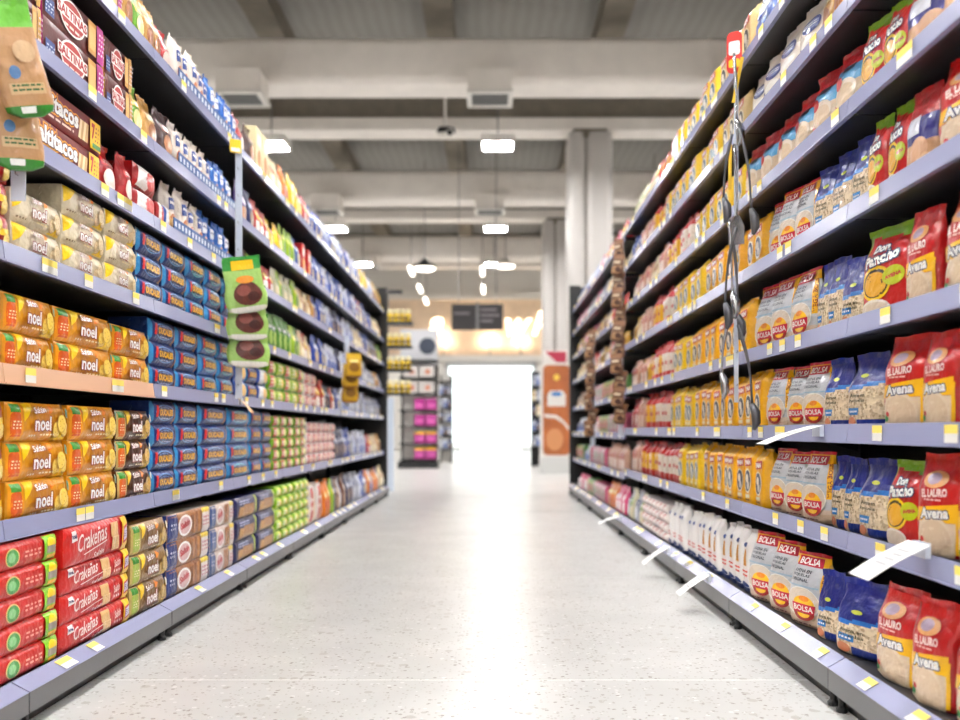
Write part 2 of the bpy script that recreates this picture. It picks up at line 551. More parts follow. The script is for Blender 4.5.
class Brick(Pack):
    def __init__(s, w, h, d, mat, front, end=None, top=None, r=0.01, bulge=0.004, seed=0, wr=0.0012, fins=None):
        super().__init__(w, h, d, mat)
        s.r, s.bulge, s.seed, s.wr = r, bulge, seed, wr
        end = end or front; top = top or front
        nu, nv = 22, 10
        s.off0 = 0.0014 if wr else 0.0004
        s.wr = wr = wr * 0.75
        mi = MI[mat]
        s.grid('body', lambda u, v: s.P(u, v, 0), nu, nv, front if callable(front) else lin(front), mi)
        W, H, D = w / 2, h, d
        e = s.edge
        # ends, top, bottom, back: strips from the front edge backwards
        def endf(sx):
            def fn(t, v):
                y = e(0 if sx < 0 else 1, v) if t == 0 else D * t
                q = 0.002 * (1 - (2 * t - 1) ** 4) * (1 - (2 * v - 1) ** 4) if wr else 0
                return (sx * (W + q), y, v * H)
            return fn
        s.grid('body', endf(-1), 3, nv, lin(end) if not callable(end) else (lambda u, v: end(u, v)), mi, True)
        s.grid('body', endf(1), 3, nv, lin(end) if not callable(end) else (lambda u, v: end(u, v)), mi)
        def topf(zt):
            def fn(u, t):
                y = e(u, zt) if t == 0 else D * t
                return ((u - .5) * w, y, zt * H)
            return fn
        tcol = top if callable(top) else lin(top)
        s.grid('body', topf(1), nu, 2, tcol, mi)
        s.grid('body', topf(0), nu, 2, tcol, mi, True)
        s.grid('body', lambda u, v: ((u - .5) * w, D, v * H), 2, 2, lin(front) if not callable(front) else front(.5, .5), mi, True)
        if fins:
            for sx in (-1, 1):
                mb = s.pb('end_seal')
                n = 8
                vs = []
                for k in range(n + 1):
                    z = H * (0.06 + 0.88 * k / n)
                    yy = D * .5 + (0.004 if k % 2 else -0.004)
                    vs += [(sx * (W + 0.0), yy, z), (sx * (W + 0.006), yy * 0.98, z)]
                fs = [(2 * k, 2 * k + 2, 2 * k + 3, 2 * k + 1) for k in range(n)]
                mb.add(vs, fs, lin(fins), mi)
    def edge(s, u, v):
        def e(t, L):
            dd = min(t, 1 - t) * L
            return s.r * max(0.0, 1 - dd / (s.r * 1.8)) ** 2
        return min(s.r, e(u, s.w) + e(v, s.h))
    def P(s, u, v, off):
        u, v = max(0.004, min(0.996, u)) if off else u, max(0.01, min(0.99, v)) if off else v
        x, z = (u - .5) * s.w, v * s.h
        y = s.edge(u, v) - s.bulge * (1 - (2 * u - 1) ** 4) * (1 - (2 * v - 1) ** 2)
        if s.wr:
            y += noise.noise(Vector((x * 24, z * 26, s.seed * 3.7))) * s.wr
        return (x, y - off, z)

class Bag(Pack):
    """stand-up pillow bag: flat seal or gathered neck on top"""
    def __init__(s, w, h, d, mat, colour, p=3.0, sh=0.55, top_d=0.03, top_w=0.96, bot=0.82, seed=0, wr=0.004, nu=14, nv=22, seal=None, sealh=0.07, belly=0.05, off0=0.0026):
        super().__init__(w, h, d, mat)
        s.p, s.sh, s.td, s.tw, s.bot, s.seed, s.wr, s.belly = p, sh, top_d, top_w, bot, seed, wr, belly
        s.off0 = off0
        col = colour if callable(colour) else (lambda u, v, c=lin(colour): c)
        mi = MI[mat]
        s.grid('body', lambda u, v: s.P(u, v, 0), nu, nv, col, mi)
        s.grid('body', lambda u, v: s.P(u, v, 0, True), nu, nv, col, mi, True)
        # base
        n = nu
        ring = [s.P(i / n, 0, 0) for i in range(n + 1)] + [s.P(i / n, 0, 0, True) for i in range(n, -1, -1)]
        s.pb('body').add(ring, [tuple(range(len(ring)))], col(.5, 0) if not (isinstance(col(.5, 0), tuple) and len(col(.5, 0)) == 2) else col(.5, 0)[0], mi)
        if seal is not None:
            mb = s.pb('top_seal')
            q = 12
            vs = []
            for k in range(q + 1):
                u = k / q
                x0, y0, z0 = s.P(u, 1, 0)
                yb = s.d / 2 + 0.003 * math.sin(u * 19 + seed) + (0.0015 if k % 2 else -0.0015)
                vs += [(x0, yb, z0 - 0.006), (x0 * 1.01, yb + 0.004 * math.sin(u * 7 + seed), z0 + sealh * h * (0.9 + 0.1 * math.sin(u * 9 + seed)))]
            mb.add(vs, [(2 * k, 2 * k + 2, 2 * k + 3, 2 * k + 1) for k in range(q)], lin(seal), mi)
    def ab(s, v):
        t = smooth01((v - s.sh) / (1 - s.sh))
        a = s.w / 2 * (1 + (s.tw - 1) * t)
        b = s.d / 2 * (1 + (s.td - 1) * t)
        g = 1 + s.belly * math.sin(math.pi * min(1, v / max(.2, s.sh)))
        if v < 0.07:
            k = s.bot + (1 - s.bot) * math.sqrt(max(0, 1 - (1 - v / 0.07) ** 2))
            a *= k; b *= k
        return a * (1 + 0.4 * (g - 1)), b * g
    def P(s, u, v, off, back=False):
        v = max(0, min(1, v))
        a, b = s.ab(v)
        q = max(-1, min(1, 2 * u - 1))
        # even spacing round the section
        th = q * math.pi * 0.5
        cx = 0.35 * math.sin(th) + 0.65 * q
        cy = math.sqrt(max(0, 1 - cx * cx))
        x = a * cx
        y = b * max(0.0, 1 - abs(cx) ** s.p) ** (1 / s.p)
        z = v * s.h
        t = smooth01((v - s.sh) / (1 - s.sh))
        if s.wr:
            f = abs(cy)
            wv = noise.noise(Vector((x * 22, z * 17, s.seed * 5.3 + (9 if back else 0)))) + 0.3 * noise.noise(Vector((x * 45, z * 34, s.seed * 2.1)))
            y += wv * s.wr * (0.7 + 0.9 * t) * f * min(1, b / 0.012) * min(1.0, v * 12)
            x += noise.noise(Vector((z * 20, s.seed * 7.1, q * 1.5))) * s.wr * 0.9
        sg = 1 if back else -1
        return (x + 0.35 * off * cx, s.d / 2 + sg * (y + off * (0.75 + 0.25 * abs(cy))), z)

KINDS = {}
class Kind: pass
def kind(key, name, look, cat, pack, partnames=None):
    k = Kind()
    k.key, k.name, k.look, k.cat = key, name, look, cat
    k.w, k.h, k.d = pack.w, pack.h, pack.d
    k.body = pack.parts['body'].mesh(name, PACK_MATS, True)
    k.kids = [(p.split('#')[0], mb.mesh(p.split('#')[0], PACK_MATS, p == 'top_seal')) for p, mb in pack.parts.items() if p != 'body' and mb.f]
    al = MB()
    for mb in pack.parts.values():
        b = len(al.v)
        al.v.extend(mb.v); al.f.extend(tuple(i + b for i in f) for f in mb.f)
        al.c.extend(mb.c); al.m.extend(mb.m)
    k.joined = al.mesh(name, PACK_MATS, True)
    KINDS[key] = k
    return k

# colours
GOLD, YEL, WHT, RED, NAVY, BLUE = (224, 160, 40), (250, 214, 20), (250, 248, 244), (196, 34, 34), (26, 40, 110), (30, 62, 132)

def cracker(k, cu, cv, r, col=(240, 214, 120), col2=(214, 176, 82)):
    ru, rv = r / k.w, r / k.h
    k.ell(cu, cv, ru, rv, col2)
    k.ell(cu, cv + .01, ru * .9, rv * .9, col)
    for a in range(5):
        t = a * 1.256
        k.ell(cu + ru * .5 * math.cos(t), cv + rv * .5 * math.sin(t), ru * .1, rv * .1, col2, None, 0, 360, 'body', 1, 6)

def noel(key, look, bgc, jar, disc, seed, disc2, w=0.29):
    gold = 'gold' in key
    k = Brick(w, 0.095, 0.14, 'film', bgc, bgc, (240, 200, 60) if gold else bgc, 0.012, 0.005, seed, 0.0028, bgc)
    if jar:
        k.rect(0.01, 0.03, 0.19, 0.97, (240, 170, 30) if gold else (208, 186, 120))
        k.rect(0.03, 0.12, 0.16, 0.66, jar)
        k.ell(0.095, 0.66, 0.065, 0.1, jar)
        k.rect(0.03, 0.74, 0.16, 0.95, (70, 150, 60))
        k.scribble(0.05, 0.3, 0.15, 0.55, 3, (250, 235, 200), seed)
        c = 0.47
        k.quad(((0.19, 0.5), (0.27, 0.66), (0.36, 0.97), (0.19, 0.97)), YEL)
    else:
        c = 0.42
        k.quad(((0.01, 0.4), (0.1, 0.6), (0.24, 0.97), (0.01, 0.97)), YEL)
        k.scribble(0.04, 0.1, 0.2, 0.22, 1, (150, 130, 100), seed)
    k.quad(((0.7, 0.03), (0.985, 0.03), (0.985, 0.8), (0.9, 0.34)), YEL)
    for cu, cv, r in ((0.76, 0.3, .022), (0.9, 0.3, .02), (0.83, 0.46, .024)):
        cracker(k, cu, cv, r, disc, disc2)
    k.ell(0.93, 0.76, 0.04, 0.14, (90, 140, 110) if gold else (230, 220, 190))
    k.quad(((c + 0.1, 0.74), (c + 0.14, 0.72), (c + 0.2, 0.86), (c + 0.13, 0.96)), (244, 150, 30))
    k.text('Saltín', c - 0.04, 0.82, 0.2, 0.17, WHT, (150, 40, 25), 0.05, 0.02, 4)
    k.text('noel', c, 0.46, 0.29, 0.38, WHT, (160, 44, 26), 0.05, 0.03, 0)
    k.scribble(c - 0.23, 0.1, c - 0.12, 0.2, 1, (240, 232, 214), seed + 2)
    k.scribble(c - 0.05, 0.12, c + 0.2, 0.22, 1, (250, 236, 190), seed + 3)
    kind(key, 'biscuit_pack', look, 'biscuits', k)

noel('noel_gold', 'gold biscuit pack with white lettering', GOLD, (226, 110, 40), (250, 220, 110), 1, (222, 180, 60))
noel('noel_gold_lime', 'gold biscuit pack with lime flash', GOLD, (150, 196, 50), (250, 220, 110), 2, (222, 180, 60))
noel('noel_white', 'cream biscuit pack with yellow corners', (222, 210, 184), None, (236, 216, 176), 3, (206, 176, 120))
noel('noel_brown', 'brown biscuit pack with orange flash', (104, 62, 26), (226, 120, 44), (226, 190, 110), 4, (180, 140, 60), 0.26)
noel('noel_tan', 'tan biscuit pack with lime flash', (158, 126, 78), (176, 196, 90), (216, 184, 110), 5, (176, 140, 70), 0.36)

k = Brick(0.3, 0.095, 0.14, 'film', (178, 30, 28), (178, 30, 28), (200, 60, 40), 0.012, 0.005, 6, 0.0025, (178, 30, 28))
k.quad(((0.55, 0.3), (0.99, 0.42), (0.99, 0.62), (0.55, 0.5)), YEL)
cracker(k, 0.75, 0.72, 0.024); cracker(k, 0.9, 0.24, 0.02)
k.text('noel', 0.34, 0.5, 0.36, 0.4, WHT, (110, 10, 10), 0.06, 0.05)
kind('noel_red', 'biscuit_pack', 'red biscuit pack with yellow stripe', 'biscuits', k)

def ducales(key, look, bgc, seed, ring):
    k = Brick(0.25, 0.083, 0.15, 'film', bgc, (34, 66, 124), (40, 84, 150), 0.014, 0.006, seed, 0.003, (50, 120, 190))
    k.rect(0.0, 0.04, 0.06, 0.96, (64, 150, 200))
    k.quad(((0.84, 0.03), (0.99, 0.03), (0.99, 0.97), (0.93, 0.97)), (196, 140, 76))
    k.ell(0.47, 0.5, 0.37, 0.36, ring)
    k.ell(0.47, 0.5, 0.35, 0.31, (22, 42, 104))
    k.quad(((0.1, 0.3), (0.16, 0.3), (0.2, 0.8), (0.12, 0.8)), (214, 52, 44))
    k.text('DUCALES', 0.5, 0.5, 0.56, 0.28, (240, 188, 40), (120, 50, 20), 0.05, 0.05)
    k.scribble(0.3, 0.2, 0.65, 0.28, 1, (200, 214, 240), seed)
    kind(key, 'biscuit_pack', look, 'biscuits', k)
ducales('duc', 'blue biscuit pack with yellow lettering', BLUE, 11, (120, 170, 220))
ducales('duc_dark', 'navy biscuit pack with yellow lettering', (30, 46, 112), 12, (70, 110, 180))
ducales('duc_teal', 'teal-edged blue biscuit pack', (28, 92, 160), 13, (110, 200, 220))

def saltinas(key, look, w, h, end):
    k = Brick(w, h, 0.2, 'carton', (104, 30, 28), end, (124, 44, 36), 0.004, 0.0, 20, 0)
    k.rect(0.02, 0.1, 0.16, 0.5, (70, 90, 150))
    k.scribble(0.03, 0.15, 0.15, 0.4, 3, (200, 210, 230), 4)
    k.ell(0.44, 0.5, 0.21, 0.42, (250, 244, 238))
    k.ell(0.44, 0.5, 0.19, 0.37, (190, 60, 56))
    k.rect(0.19, 0.4, 0.69, 0.7, (250, 244, 238))
    k.text('SALTINAS', 0.44, 0.55, 0.48, 0.24, (180, 30, 36), None, 0, 0.04, 0)
    k.scribble(0.3, 0.18, 0.58, 0.32, 1, (250, 230, 220), 5)
    k.rect(0.7, 0.08, 0.84, 0.92, (214, 160, 84)); k.rect(0.72, 0.2, 0.83, 0.8, (236, 190, 120))
    k.rect(0.86, 0.02, 0.995, 0.98, end)
    k.scribble(0.88, 0.2, 0.98, 0.8, 5, (240, 226, 236), 6)
    kind(key, 'cracker_carton', look, 'crackers', k)
saltinas('salt', 'brown cracker carton with round white badge', 0.4, 0.12, (196, 40, 150))
saltinas('salt2', 'brown cracker carton with gold end', 0.34, 0.12, (214, 170, 90))

k = Brick(0.44, 0.125, 0.2, 'carton', (128, 26, 26), (110, 20, 20), (140, 40, 34), 0.004, 0.0, 21, 0)
k.text('Saltitacos', 0.38, 0.6, 0.58, 0.5, WHT, (238, 170, 20), 0.12, 0.05, 0)
k.text('Saltitacos', 0.38, 0.6, 0.58, 0.5, WHT, (110, 20, 16), 0.05, 0.04, 0)
k.scribble(0.1, 0.12, 0.6, 0.26, 1, (240, 210, 200), 8)
for q in range(4):
    k.quad(((0.66 + .03 * q, 0.14), (0.7 + .03 * q, 0.12), (0.72 + .03 * q, 0.7), (0.69 + .03 * q, 0.72)), ((246, 222, 180), (214, 176, 120))[q % 2])
k.rect(0.83, 0.06, 0.985, 0.94, (250, 206, 30))
k.text('7', 0.875, 0.6, 0.05, 0.5, (196, 30, 30), None, 0, 0.06)
k.scribble(0.9, 0.3, 0.97, 0.8, 4, (180, 60, 30), 9)
k.rect(0.85, 0.1, 0.97, 0.24, (90, 150, 80))
kind('tacos', 'cracker_carton', 'dark red cracker carton with yellow corner', 'crackers', k)

def crak(key, look, w, h, big, seed):
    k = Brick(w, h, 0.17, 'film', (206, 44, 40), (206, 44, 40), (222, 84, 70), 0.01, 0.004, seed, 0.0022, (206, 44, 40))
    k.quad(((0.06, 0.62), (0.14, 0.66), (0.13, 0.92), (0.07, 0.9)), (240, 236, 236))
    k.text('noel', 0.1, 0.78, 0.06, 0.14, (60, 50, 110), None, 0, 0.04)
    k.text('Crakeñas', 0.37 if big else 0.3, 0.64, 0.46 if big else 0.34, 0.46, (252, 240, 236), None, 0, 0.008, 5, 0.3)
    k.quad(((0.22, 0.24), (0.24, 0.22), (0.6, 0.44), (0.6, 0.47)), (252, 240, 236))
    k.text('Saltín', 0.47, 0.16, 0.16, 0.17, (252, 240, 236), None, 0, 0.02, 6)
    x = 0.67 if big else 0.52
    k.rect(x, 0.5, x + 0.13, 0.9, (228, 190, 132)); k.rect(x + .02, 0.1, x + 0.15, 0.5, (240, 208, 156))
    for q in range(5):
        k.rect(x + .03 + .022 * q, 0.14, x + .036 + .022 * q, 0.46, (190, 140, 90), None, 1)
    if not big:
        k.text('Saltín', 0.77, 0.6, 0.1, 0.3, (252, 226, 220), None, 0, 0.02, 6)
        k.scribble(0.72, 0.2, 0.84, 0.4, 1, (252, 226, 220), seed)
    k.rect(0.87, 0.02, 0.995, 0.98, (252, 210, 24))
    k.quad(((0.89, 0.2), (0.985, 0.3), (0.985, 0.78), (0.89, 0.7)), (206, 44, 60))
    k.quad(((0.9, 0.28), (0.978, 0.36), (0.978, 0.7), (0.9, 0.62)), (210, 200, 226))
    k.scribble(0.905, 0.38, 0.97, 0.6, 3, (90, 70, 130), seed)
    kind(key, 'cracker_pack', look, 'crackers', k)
crak('crak_big', 'large red cracker pack with script lettering', 0.5, 0.105, True, 31)
crak('crak', 'red cracker pack with yellow end', 0.5, 0.08, False, 32)

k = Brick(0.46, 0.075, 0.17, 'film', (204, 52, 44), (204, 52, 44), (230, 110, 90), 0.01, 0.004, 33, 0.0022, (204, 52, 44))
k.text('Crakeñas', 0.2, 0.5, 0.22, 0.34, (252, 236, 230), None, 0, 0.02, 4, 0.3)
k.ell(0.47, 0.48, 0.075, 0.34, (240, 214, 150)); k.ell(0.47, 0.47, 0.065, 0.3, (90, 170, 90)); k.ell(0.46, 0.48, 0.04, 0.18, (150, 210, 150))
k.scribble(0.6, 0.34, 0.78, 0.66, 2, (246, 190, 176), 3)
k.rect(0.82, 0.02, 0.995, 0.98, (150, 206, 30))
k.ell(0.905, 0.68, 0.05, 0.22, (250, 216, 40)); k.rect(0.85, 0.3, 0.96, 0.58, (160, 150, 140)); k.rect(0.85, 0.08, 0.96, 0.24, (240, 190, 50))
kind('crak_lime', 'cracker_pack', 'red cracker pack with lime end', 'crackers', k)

def ducal2(key, look, left, mid, seed, w):
    k = Brick(w, 0.1, 0.17, 'film', mid, left, (206, 196, 186), 0.006, 0.003, seed, 0.0015, left)
    k.rect(0.0, 0.02, 0.2, 0.98, left)
    k.scribble(0.05, 0.4, 0.16, 0.7, 2, (210, 214, 230), seed)
    k.ell(0.36, 0.5, 0.16, 0.4, WHT); k.ell(0.36, 0.5, 0.13, 0.32, (224, 190, 190))
    k.text('Saltín', 0.36, 0.55, 0.22, 0.26, (196, 40, 50), None, 0, 0.05, 8)
    for q in range(3):
        k.rect(0.56 + .06 * q, 0.1, 0.61 + .06 * q, 0.92, ((196, 136, 74), (166, 106, 54), (206, 150, 90))[q])
    k.rect(0.78, 0.02, 0.99, 0.98, (236, 226, 222)); k.rect(0.78, 0.8, 0.99, 0.98, (240, 214, 60))
    k.scribble(0.8, 0.25, 0.97, 0.7, 3, (206, 110, 130), seed)
    kind(key, 'biscuit_pack', look, 'biscuits', k)
ducal2('salb', 'blue-brown biscuit pack with white oval', (44, 66, 130), (180, 128, 84), 41, 0.48)
ducal2('salw', 'pale biscuit pack with white oval', (96, 116, 160), (222, 206, 196), 42, 0.4)

k = Brick(0.4, 0.1, 0.17, 'film', (30, 34, 96), (24, 28, 84), (44, 50, 120), 0.012, 0.005, 43, 0.003, (30, 34, 96))
k.quad(((0.12, 0.1), (0.8, 0.06), (0.82, 0.5), (0.16, 0.58)), (206, 160, 96))
k.quad(((0.3, 0.3), (0.84, 0.2), (0.84, 0.62), (0.34, 0.66)), (186, 136, 76))
k.scribble(0.14, 0.66, 0.6, 0.9, 2, (190, 200, 236), 6)
k.rect(0.88, 0.02, 0.995, 0.98, (190, 206, 60))
kind('navtan', 'biscuit_pack', 'navy biscuit pack with tan biscuits', 'biscuits', k)

def small_brick(key, look, c1, c2, c3, w=0.2, h=0.065, d=0.15, name='snack_pack', cat='snacks', seed=50):
    k = Brick(w, h, d, 'film', c1, c1, c1, 0.012, 0.006, seed, 0.0035, c1)
    k.quad(((0.05, 0.08), (0.5, 0.05), (0.7, 0.95), (0.1, 0.92)), c2)
    k.ell(0.64, 0.5, 0.22, 0.36, c3)
    k.scribble(0.1, 0.3, 0.45, 0.75, 2, WHT, seed)
    kind(key, name, look, cat, k)
small_brick('lime', 'lime green snack pack with yellow disc', (140, 190, 40), (196, 216, 60), (250, 220, 80), 0.19, 0.062, seed=51)
small_brick('limered', 'green snack pack with red flash', (130, 180, 50), (214, 80, 60), (226, 230, 130), 0.2, 0.075, seed=52)
small_brick('whitered', 'white snack pack with red flash', (232, 222, 218), (206, 60, 60), (240, 190, 150), 0.2, 0.075, seed=53)
small_brick('redwhite', 'red wafer pack with white panel', (178, 32, 36), (240, 232, 228), (214, 70, 60), 0.22, 0.09, seed=54, name='wafer_pack', cat='wafers')
small_brick('bluewhite', 'blue and white biscuit pack', (66, 100, 176), (232, 234, 240), (236, 196, 110), 0.24, 0.083, seed=55, name='biscuit_pack', cat='biscuits')

# slim upright biscuit sleeves
def sleeve(key, look, base, c2, c3, seed, w=0.115, h=0.19, d=0.085):
    k = Bag(w, h, d, 'film', lambda u, v: lin(base), 2.4, 0.72, 0.06, 0.9, 0.9, seed, 0.003, 12, 14, base, 0.09)
    k.quad(((0.22, 0.5), (0.78, 0.56), (0.78, 0.8), (0.22, 0.74)), c2)
    k.scribble(0.28, 0.6, 0.72, 0.72, 1, WHT if base[0] > 100 else (40, 70, 150), seed)
    k.ell(0.5, 0.28, 0.24, 0.17, c3); k.ell(0.46, 0.26, 0.14, 0.1, (236, 196, 130))
    k.rect(0.2, 0.02, 0.8, 0.1, c2)
    kind(key, 'biscuit_sleeve', look, 'biscuits', k)
sleeve('slw', 'white biscuit sleeve with blue lettering', (236, 226, 216), (50, 84, 160), (206, 130, 70), 61)
sleeve('slb', 'bright blue biscuit sleeve', (32, 118, 200), (232, 238, 246), (226, 160, 80), 62)

# generic pillow bags
def gbag(key, look, base, c2, c3, w=0.15, h=0.2, d=0.08, seed=70, mat='film', name='snack_bag', cat='snacks', style=0, sh=0.5):
    if style == 2:
        colf = lambda u, v: lin(c2 if v > 0.72 else (c3 if v < 0.22 else base))
    else:
        colf = base
    k = Bag(w, h, d, mat, colf, 2.8, sh, 0.05, 0.97, 0.82, seed, 0.005, 12, 18, c2 if style == 2 else base, 0.07)
    if style == 0:
        k.ell(0.5, 0.34, 0.26, 0.2, c3)
        k.quad(((0.2, 0.56), (0.8, 0.6), (0.8, 0.76), (0.2, 0.72)), c2)
    elif style == 1:
        k.quad(((0.18, 0.1), (0.82, 0.1), (0.82, 0.48), (0.18, 0.42)), c3)
        k.ell(0.5, 0.62, 0.28, 0.13, c2)
    else:
        k.rect(0.24, 0.4, 0.76, 0.5, c3)
    k.scribble(0.3, 0.6, 0.7, 0.7, 2, WHT, seed)
    kind(key, name, look, cat, k)
gbag('g_tan', 'tan cracker bag', (206, 160, 84), (240, 220, 170), (170, 110, 50), seed=71)
gbag('g_green', 'green and yellow snack bag', (120, 176, 50), (246, 226, 90), (236, 220, 150), seed=72)
gbag('g_dkbrown', 'dark brown shiny snack bag', (74, 34, 26), (150, 80, 50), (200, 140, 90), seed=73)
gbag('g_redsh', 'shiny red snack bag', (186, 22, 30), (226, 60, 60), (240, 220, 210), seed=74)
gbag('g_red', 'red snack bag with white panel', (200, 40, 36), (250, 220, 60), (244, 234, 226), seed=75, style=1)
gbag('g_cream', 'cream snack bag', (234, 218, 180), (200, 140, 80), (246, 236, 210), seed=76, style=1)
gbag('g_yel', 'yellow snack bag', (246, 208, 40), (226, 120, 40), (250, 236, 150), seed=77)
gbag('g_lime', 'lime snack bag', (170, 206, 50), (246, 236, 90), (110, 150, 40), seed=78)
gbag('g_blue', 'blue snack bag', (40, 84, 176), (226, 232, 244), (206, 190, 150), seed=79)
gbag('g_bluew', 'white and blue snack bag', (214, 220, 234), (50, 80, 170), (70, 110, 190), seed=80, style=1)
gbag('g_navy', 'navy snack bag', (40, 48, 100), (180, 190, 220), (150, 120, 90), seed=81)
gbag('g_purple', 'purple snack bag', (84, 60, 130), (214, 200, 226), (200, 150, 110), seed=82, style=1)
gbag('g_orange', 'orange snack bag', (232, 140, 40), (250, 220, 120), (200, 90, 30), seed=83)
gbag('g_gold', 'gold snack pouch', (206, 162, 40), (240, 216, 110), (150, 100, 30), seed=84, name='snack_pouch')
gbag('g_pink', 'pink and white pouch', (226, 90, 140), (246, 226, 232), (250, 240, 240), seed=85, style=1, name='snack_pouch')
gbag('g_brown', 'brown pouch with pale label', (126, 84, 62), (226, 206, 184), (200, 170, 140), seed=86, style=1, name='snack_pouch')
gbag('g_clear', 'clear bag of pale snacks', (204, 200, 170), (150, 180, 90), (226, 214, 180), seed=87, style=1)
gbag('g_silver', 'silver grey pouch', (176, 180, 192), (90, 100, 150), (226, 226, 230), seed=88, name='snack_pouch')
gbag('g_tgreen', 'tall green snack bag', (90, 150, 50), (50, 100, 40), (170, 200, 90), 0.17, 0.23, 0.08, 89)

def cbox(key, look, base, c2, c3, w=0.16, h=0.22, d=0.07):
    k = Brick(w, h, d, 'carton', base, base, base, 0.003, 0, 3, 0)
    k.rect(0.1, 0.6, 0.9, 0.86, c2); k.ell(0.5, 0.34, 0.32, 0.2, c3); k.scribble(0.2, 0.66, 0.8, 0.8, 2, WHT, 3)
    kind(key, 'snack_carton', look, 'carton', k)
cbox('b_cream', 'cream carton', (236, 222, 180), (250, 244, 224), (206, 150, 80))
cbox('b_redblue', 'red carton with pale band', (204, 50, 44), (240, 226, 214), (240, 190, 90))

# --- right hand shelves
def bolsa(key, look, seed, w=0.155, h=0.25, d=0.085, mega=True):
    def col(u, v):
        if v > 0.86: return lin((250, 200, 30))
        if v < 0.12: return (lin((214, 190, 166)), MI['film'])
        return lin((206, 208, 212)) if v > 0.2 else lin((222, 204, 186))
    k = Bag(w, h, d, 'film', col, 2.8, 0.6, 0.12, 0.86, 0.84, seed, 0.0055, 18, 30, (214, 40, 70), 0.05)
    k.quad(((0.16, 0.85), (0.8, 0.85), (0.8, 0.985), (0.16, 0.985)), (206, 22, 66))
    k.text('BOLSA', 0.47, 0.917, 0.5, 0.095, WHT, None, 0, 0.02)
    k.rect(0.86, 0.36, 0.975, 0.97, (250, 196, 24))
    k.text('MEGA BOLSA', 0.925, 0.66, 0.56 * h / w, 0.055, (150, 16, 46), None, 0, 0.02, 90)
    for i, t in enumerate(('AVENA EN', 'HOJUELAS', 'ORIGINAL')):
        k.text(t, 0.42, 0.78 - 0.06 * i, 0.4, 0.045, (66, 72, 84), None, 0, 0.02)
    k.rect(0.12, 0.56, 0.84, 0.585, (176, 200, 214))
    k.ell(0.5, 0.34, 0.36, 0.22, (244, 240, 232)); k.ell(0.5, 0.35, 0.34, 0.2, (226, 212, 196))
    k.ell(0.54, 0.3, 0.22, 0.14, (252, 204, 30), None, 0, 180); k.ell(0.54, 0.4, 0.1, 0.04, (240, 150, 30))
    k.quad(((0.32, 0.2), (0.76, 0.2), (0.78, 0.325), (0.3, 0.325)), (214, 24, 74))
    k.ell(0.54, 0.2, 0.22, 0.11, (176, 36, 28), None, 180, 360)
    k.ell(0.54, 0.19, 0.13, 0.06, (252, 204, 30), None, 180, 360)
    k.text('BOLSA', 0.54, 0.262, 0.4, 0.08, WHT, None, 0, 0.02)
    k.scribble(0.3, 0.03, 0.7, 0.07, 1, (120, 60, 60), seed)
    kind(key, 'oat_bag', look, 'oats bag', k)
bolsa('bolsa', 'grey-white oat bag with pink and yellow badge', 101)
bolsa('bolsa2', 'plump grey-white oat bag with pink badge', 103, 0.165, 0.23, 0.1)

def navyoats(key, look, seed, w, h, sh, top):
    def col(u, v):
        if v > top + 0.1 * (u - .5): return lin((22, 44, 140))
        if v > top - 0.06 + 0.1 * (u - .5): return lin((40, 130, 206))
        if v < 0.13 and u > 0.45: return lin((26, 60, 150))
        return ((1, 1, 1, 1), MI['oats'])
    k = Bag(w, h, 0.1, 'film', col, 2.8, sh, 0.14, 0.84, 0.84, seed, 0.008, 20, 30, (24, 50, 150), 0.1)
    k.text('Avena en', 0.44, top - 0.16, 0.38, 0.055, (84, 78, 30), None, 0, 0.03)
    k.text('hojuelas', 0.44, top - 0.24, 0.38, 0.06, (84, 78, 30), None, 0, 0.03)
    k.rect(0.24, 0.2, 0.5, 0.3, (40, 140, 206)); k.scribble(0.27, 0.22, 0.47, 0.28, 1, WHT, 3)
    k.ell(0.34, 0.1, 0.11, 0.07, (226, 150, 110))
    k.ell(0.5, top + 0.12, 0.1, 0.03, (210, 220, 90))
    kind(key, 'oat_bag', look, 'oats bag', k)
navyoats('nav', 'clear oat bag with navy top', 111, 0.15, 0.2, 0.5, 0.64)
navyoats('nav2', 'crumpled oat bag with large navy top', 112, 0.17, 0.19, 0.42, 0.52)
navyoats('nav3', 'low oat bag with folded navy top', 113, 0.155, 0.165, 0.48, 0.7)

def avena(key, look, seed, w=0.165, h=0.235, wind=(236, 216, 190)):
    def col(u, v):
        if u < 0.1: return lin((150, 40, 36))
        if v < 0.36 and 0.14 < u < 0.82: return ((1, 1, 1, 1), MI['oats']) if False else lin(wind)
        return lin((204, 30, 34))
    k = Bag(w, h, 0.1, 'film', col, 2.8, 0.66, 0.14, 0.95, 0.84, seed, 0.0055, 18, 28, (206, 30, 34), 0.08)
    k.quad(((0.14, 0.36), (0.86, 0.36), (0.86, 0.56), (0.14, 0.5)), (250, 200, 30))
    k.ell(0.47, 0.14, 0.34, 0.28, (236, 218, 194)); k.ell(0.47, 0.13, 0.31, 0.25, (228, 206, 178))
    k.text('Avena', 0.47, 0.45, 0.5, 0.12, WHT, (30, 50, 110), 0.07, 0.04, 4)
    k.text('EL LAURO', 0.46, 0.66, 0.46, 0.09, (252, 230, 224), None, 0, 0.05, 4)
    k.ell(0.44, 0.8, 0.22, 0.09, (232, 176, 120)); k.ell(0.42, 0.81, 0.12, 0.06, (190, 170, 190))
    k.scribble(0.28, 0.57, 0.6, 0.61, 1, (250, 210, 200), seed)
    k.ell(0.22, 0.12, 0.05, 0.04, (60, 150, 80)); k.ell(0.26, 0.17, 0.04, 0.03, (206, 50, 50))
    k.rect(0.84, 0.04, 0.9, 0.5, (250, 200, 30))
    kind(key, 'oat_bag', look, 'oats bag', k)
avena('avena', 'red oat bag with yellow band', 121)
avena('avena2', 'leaning red oat bag with yellow band', 122, 0.15, 0.22)

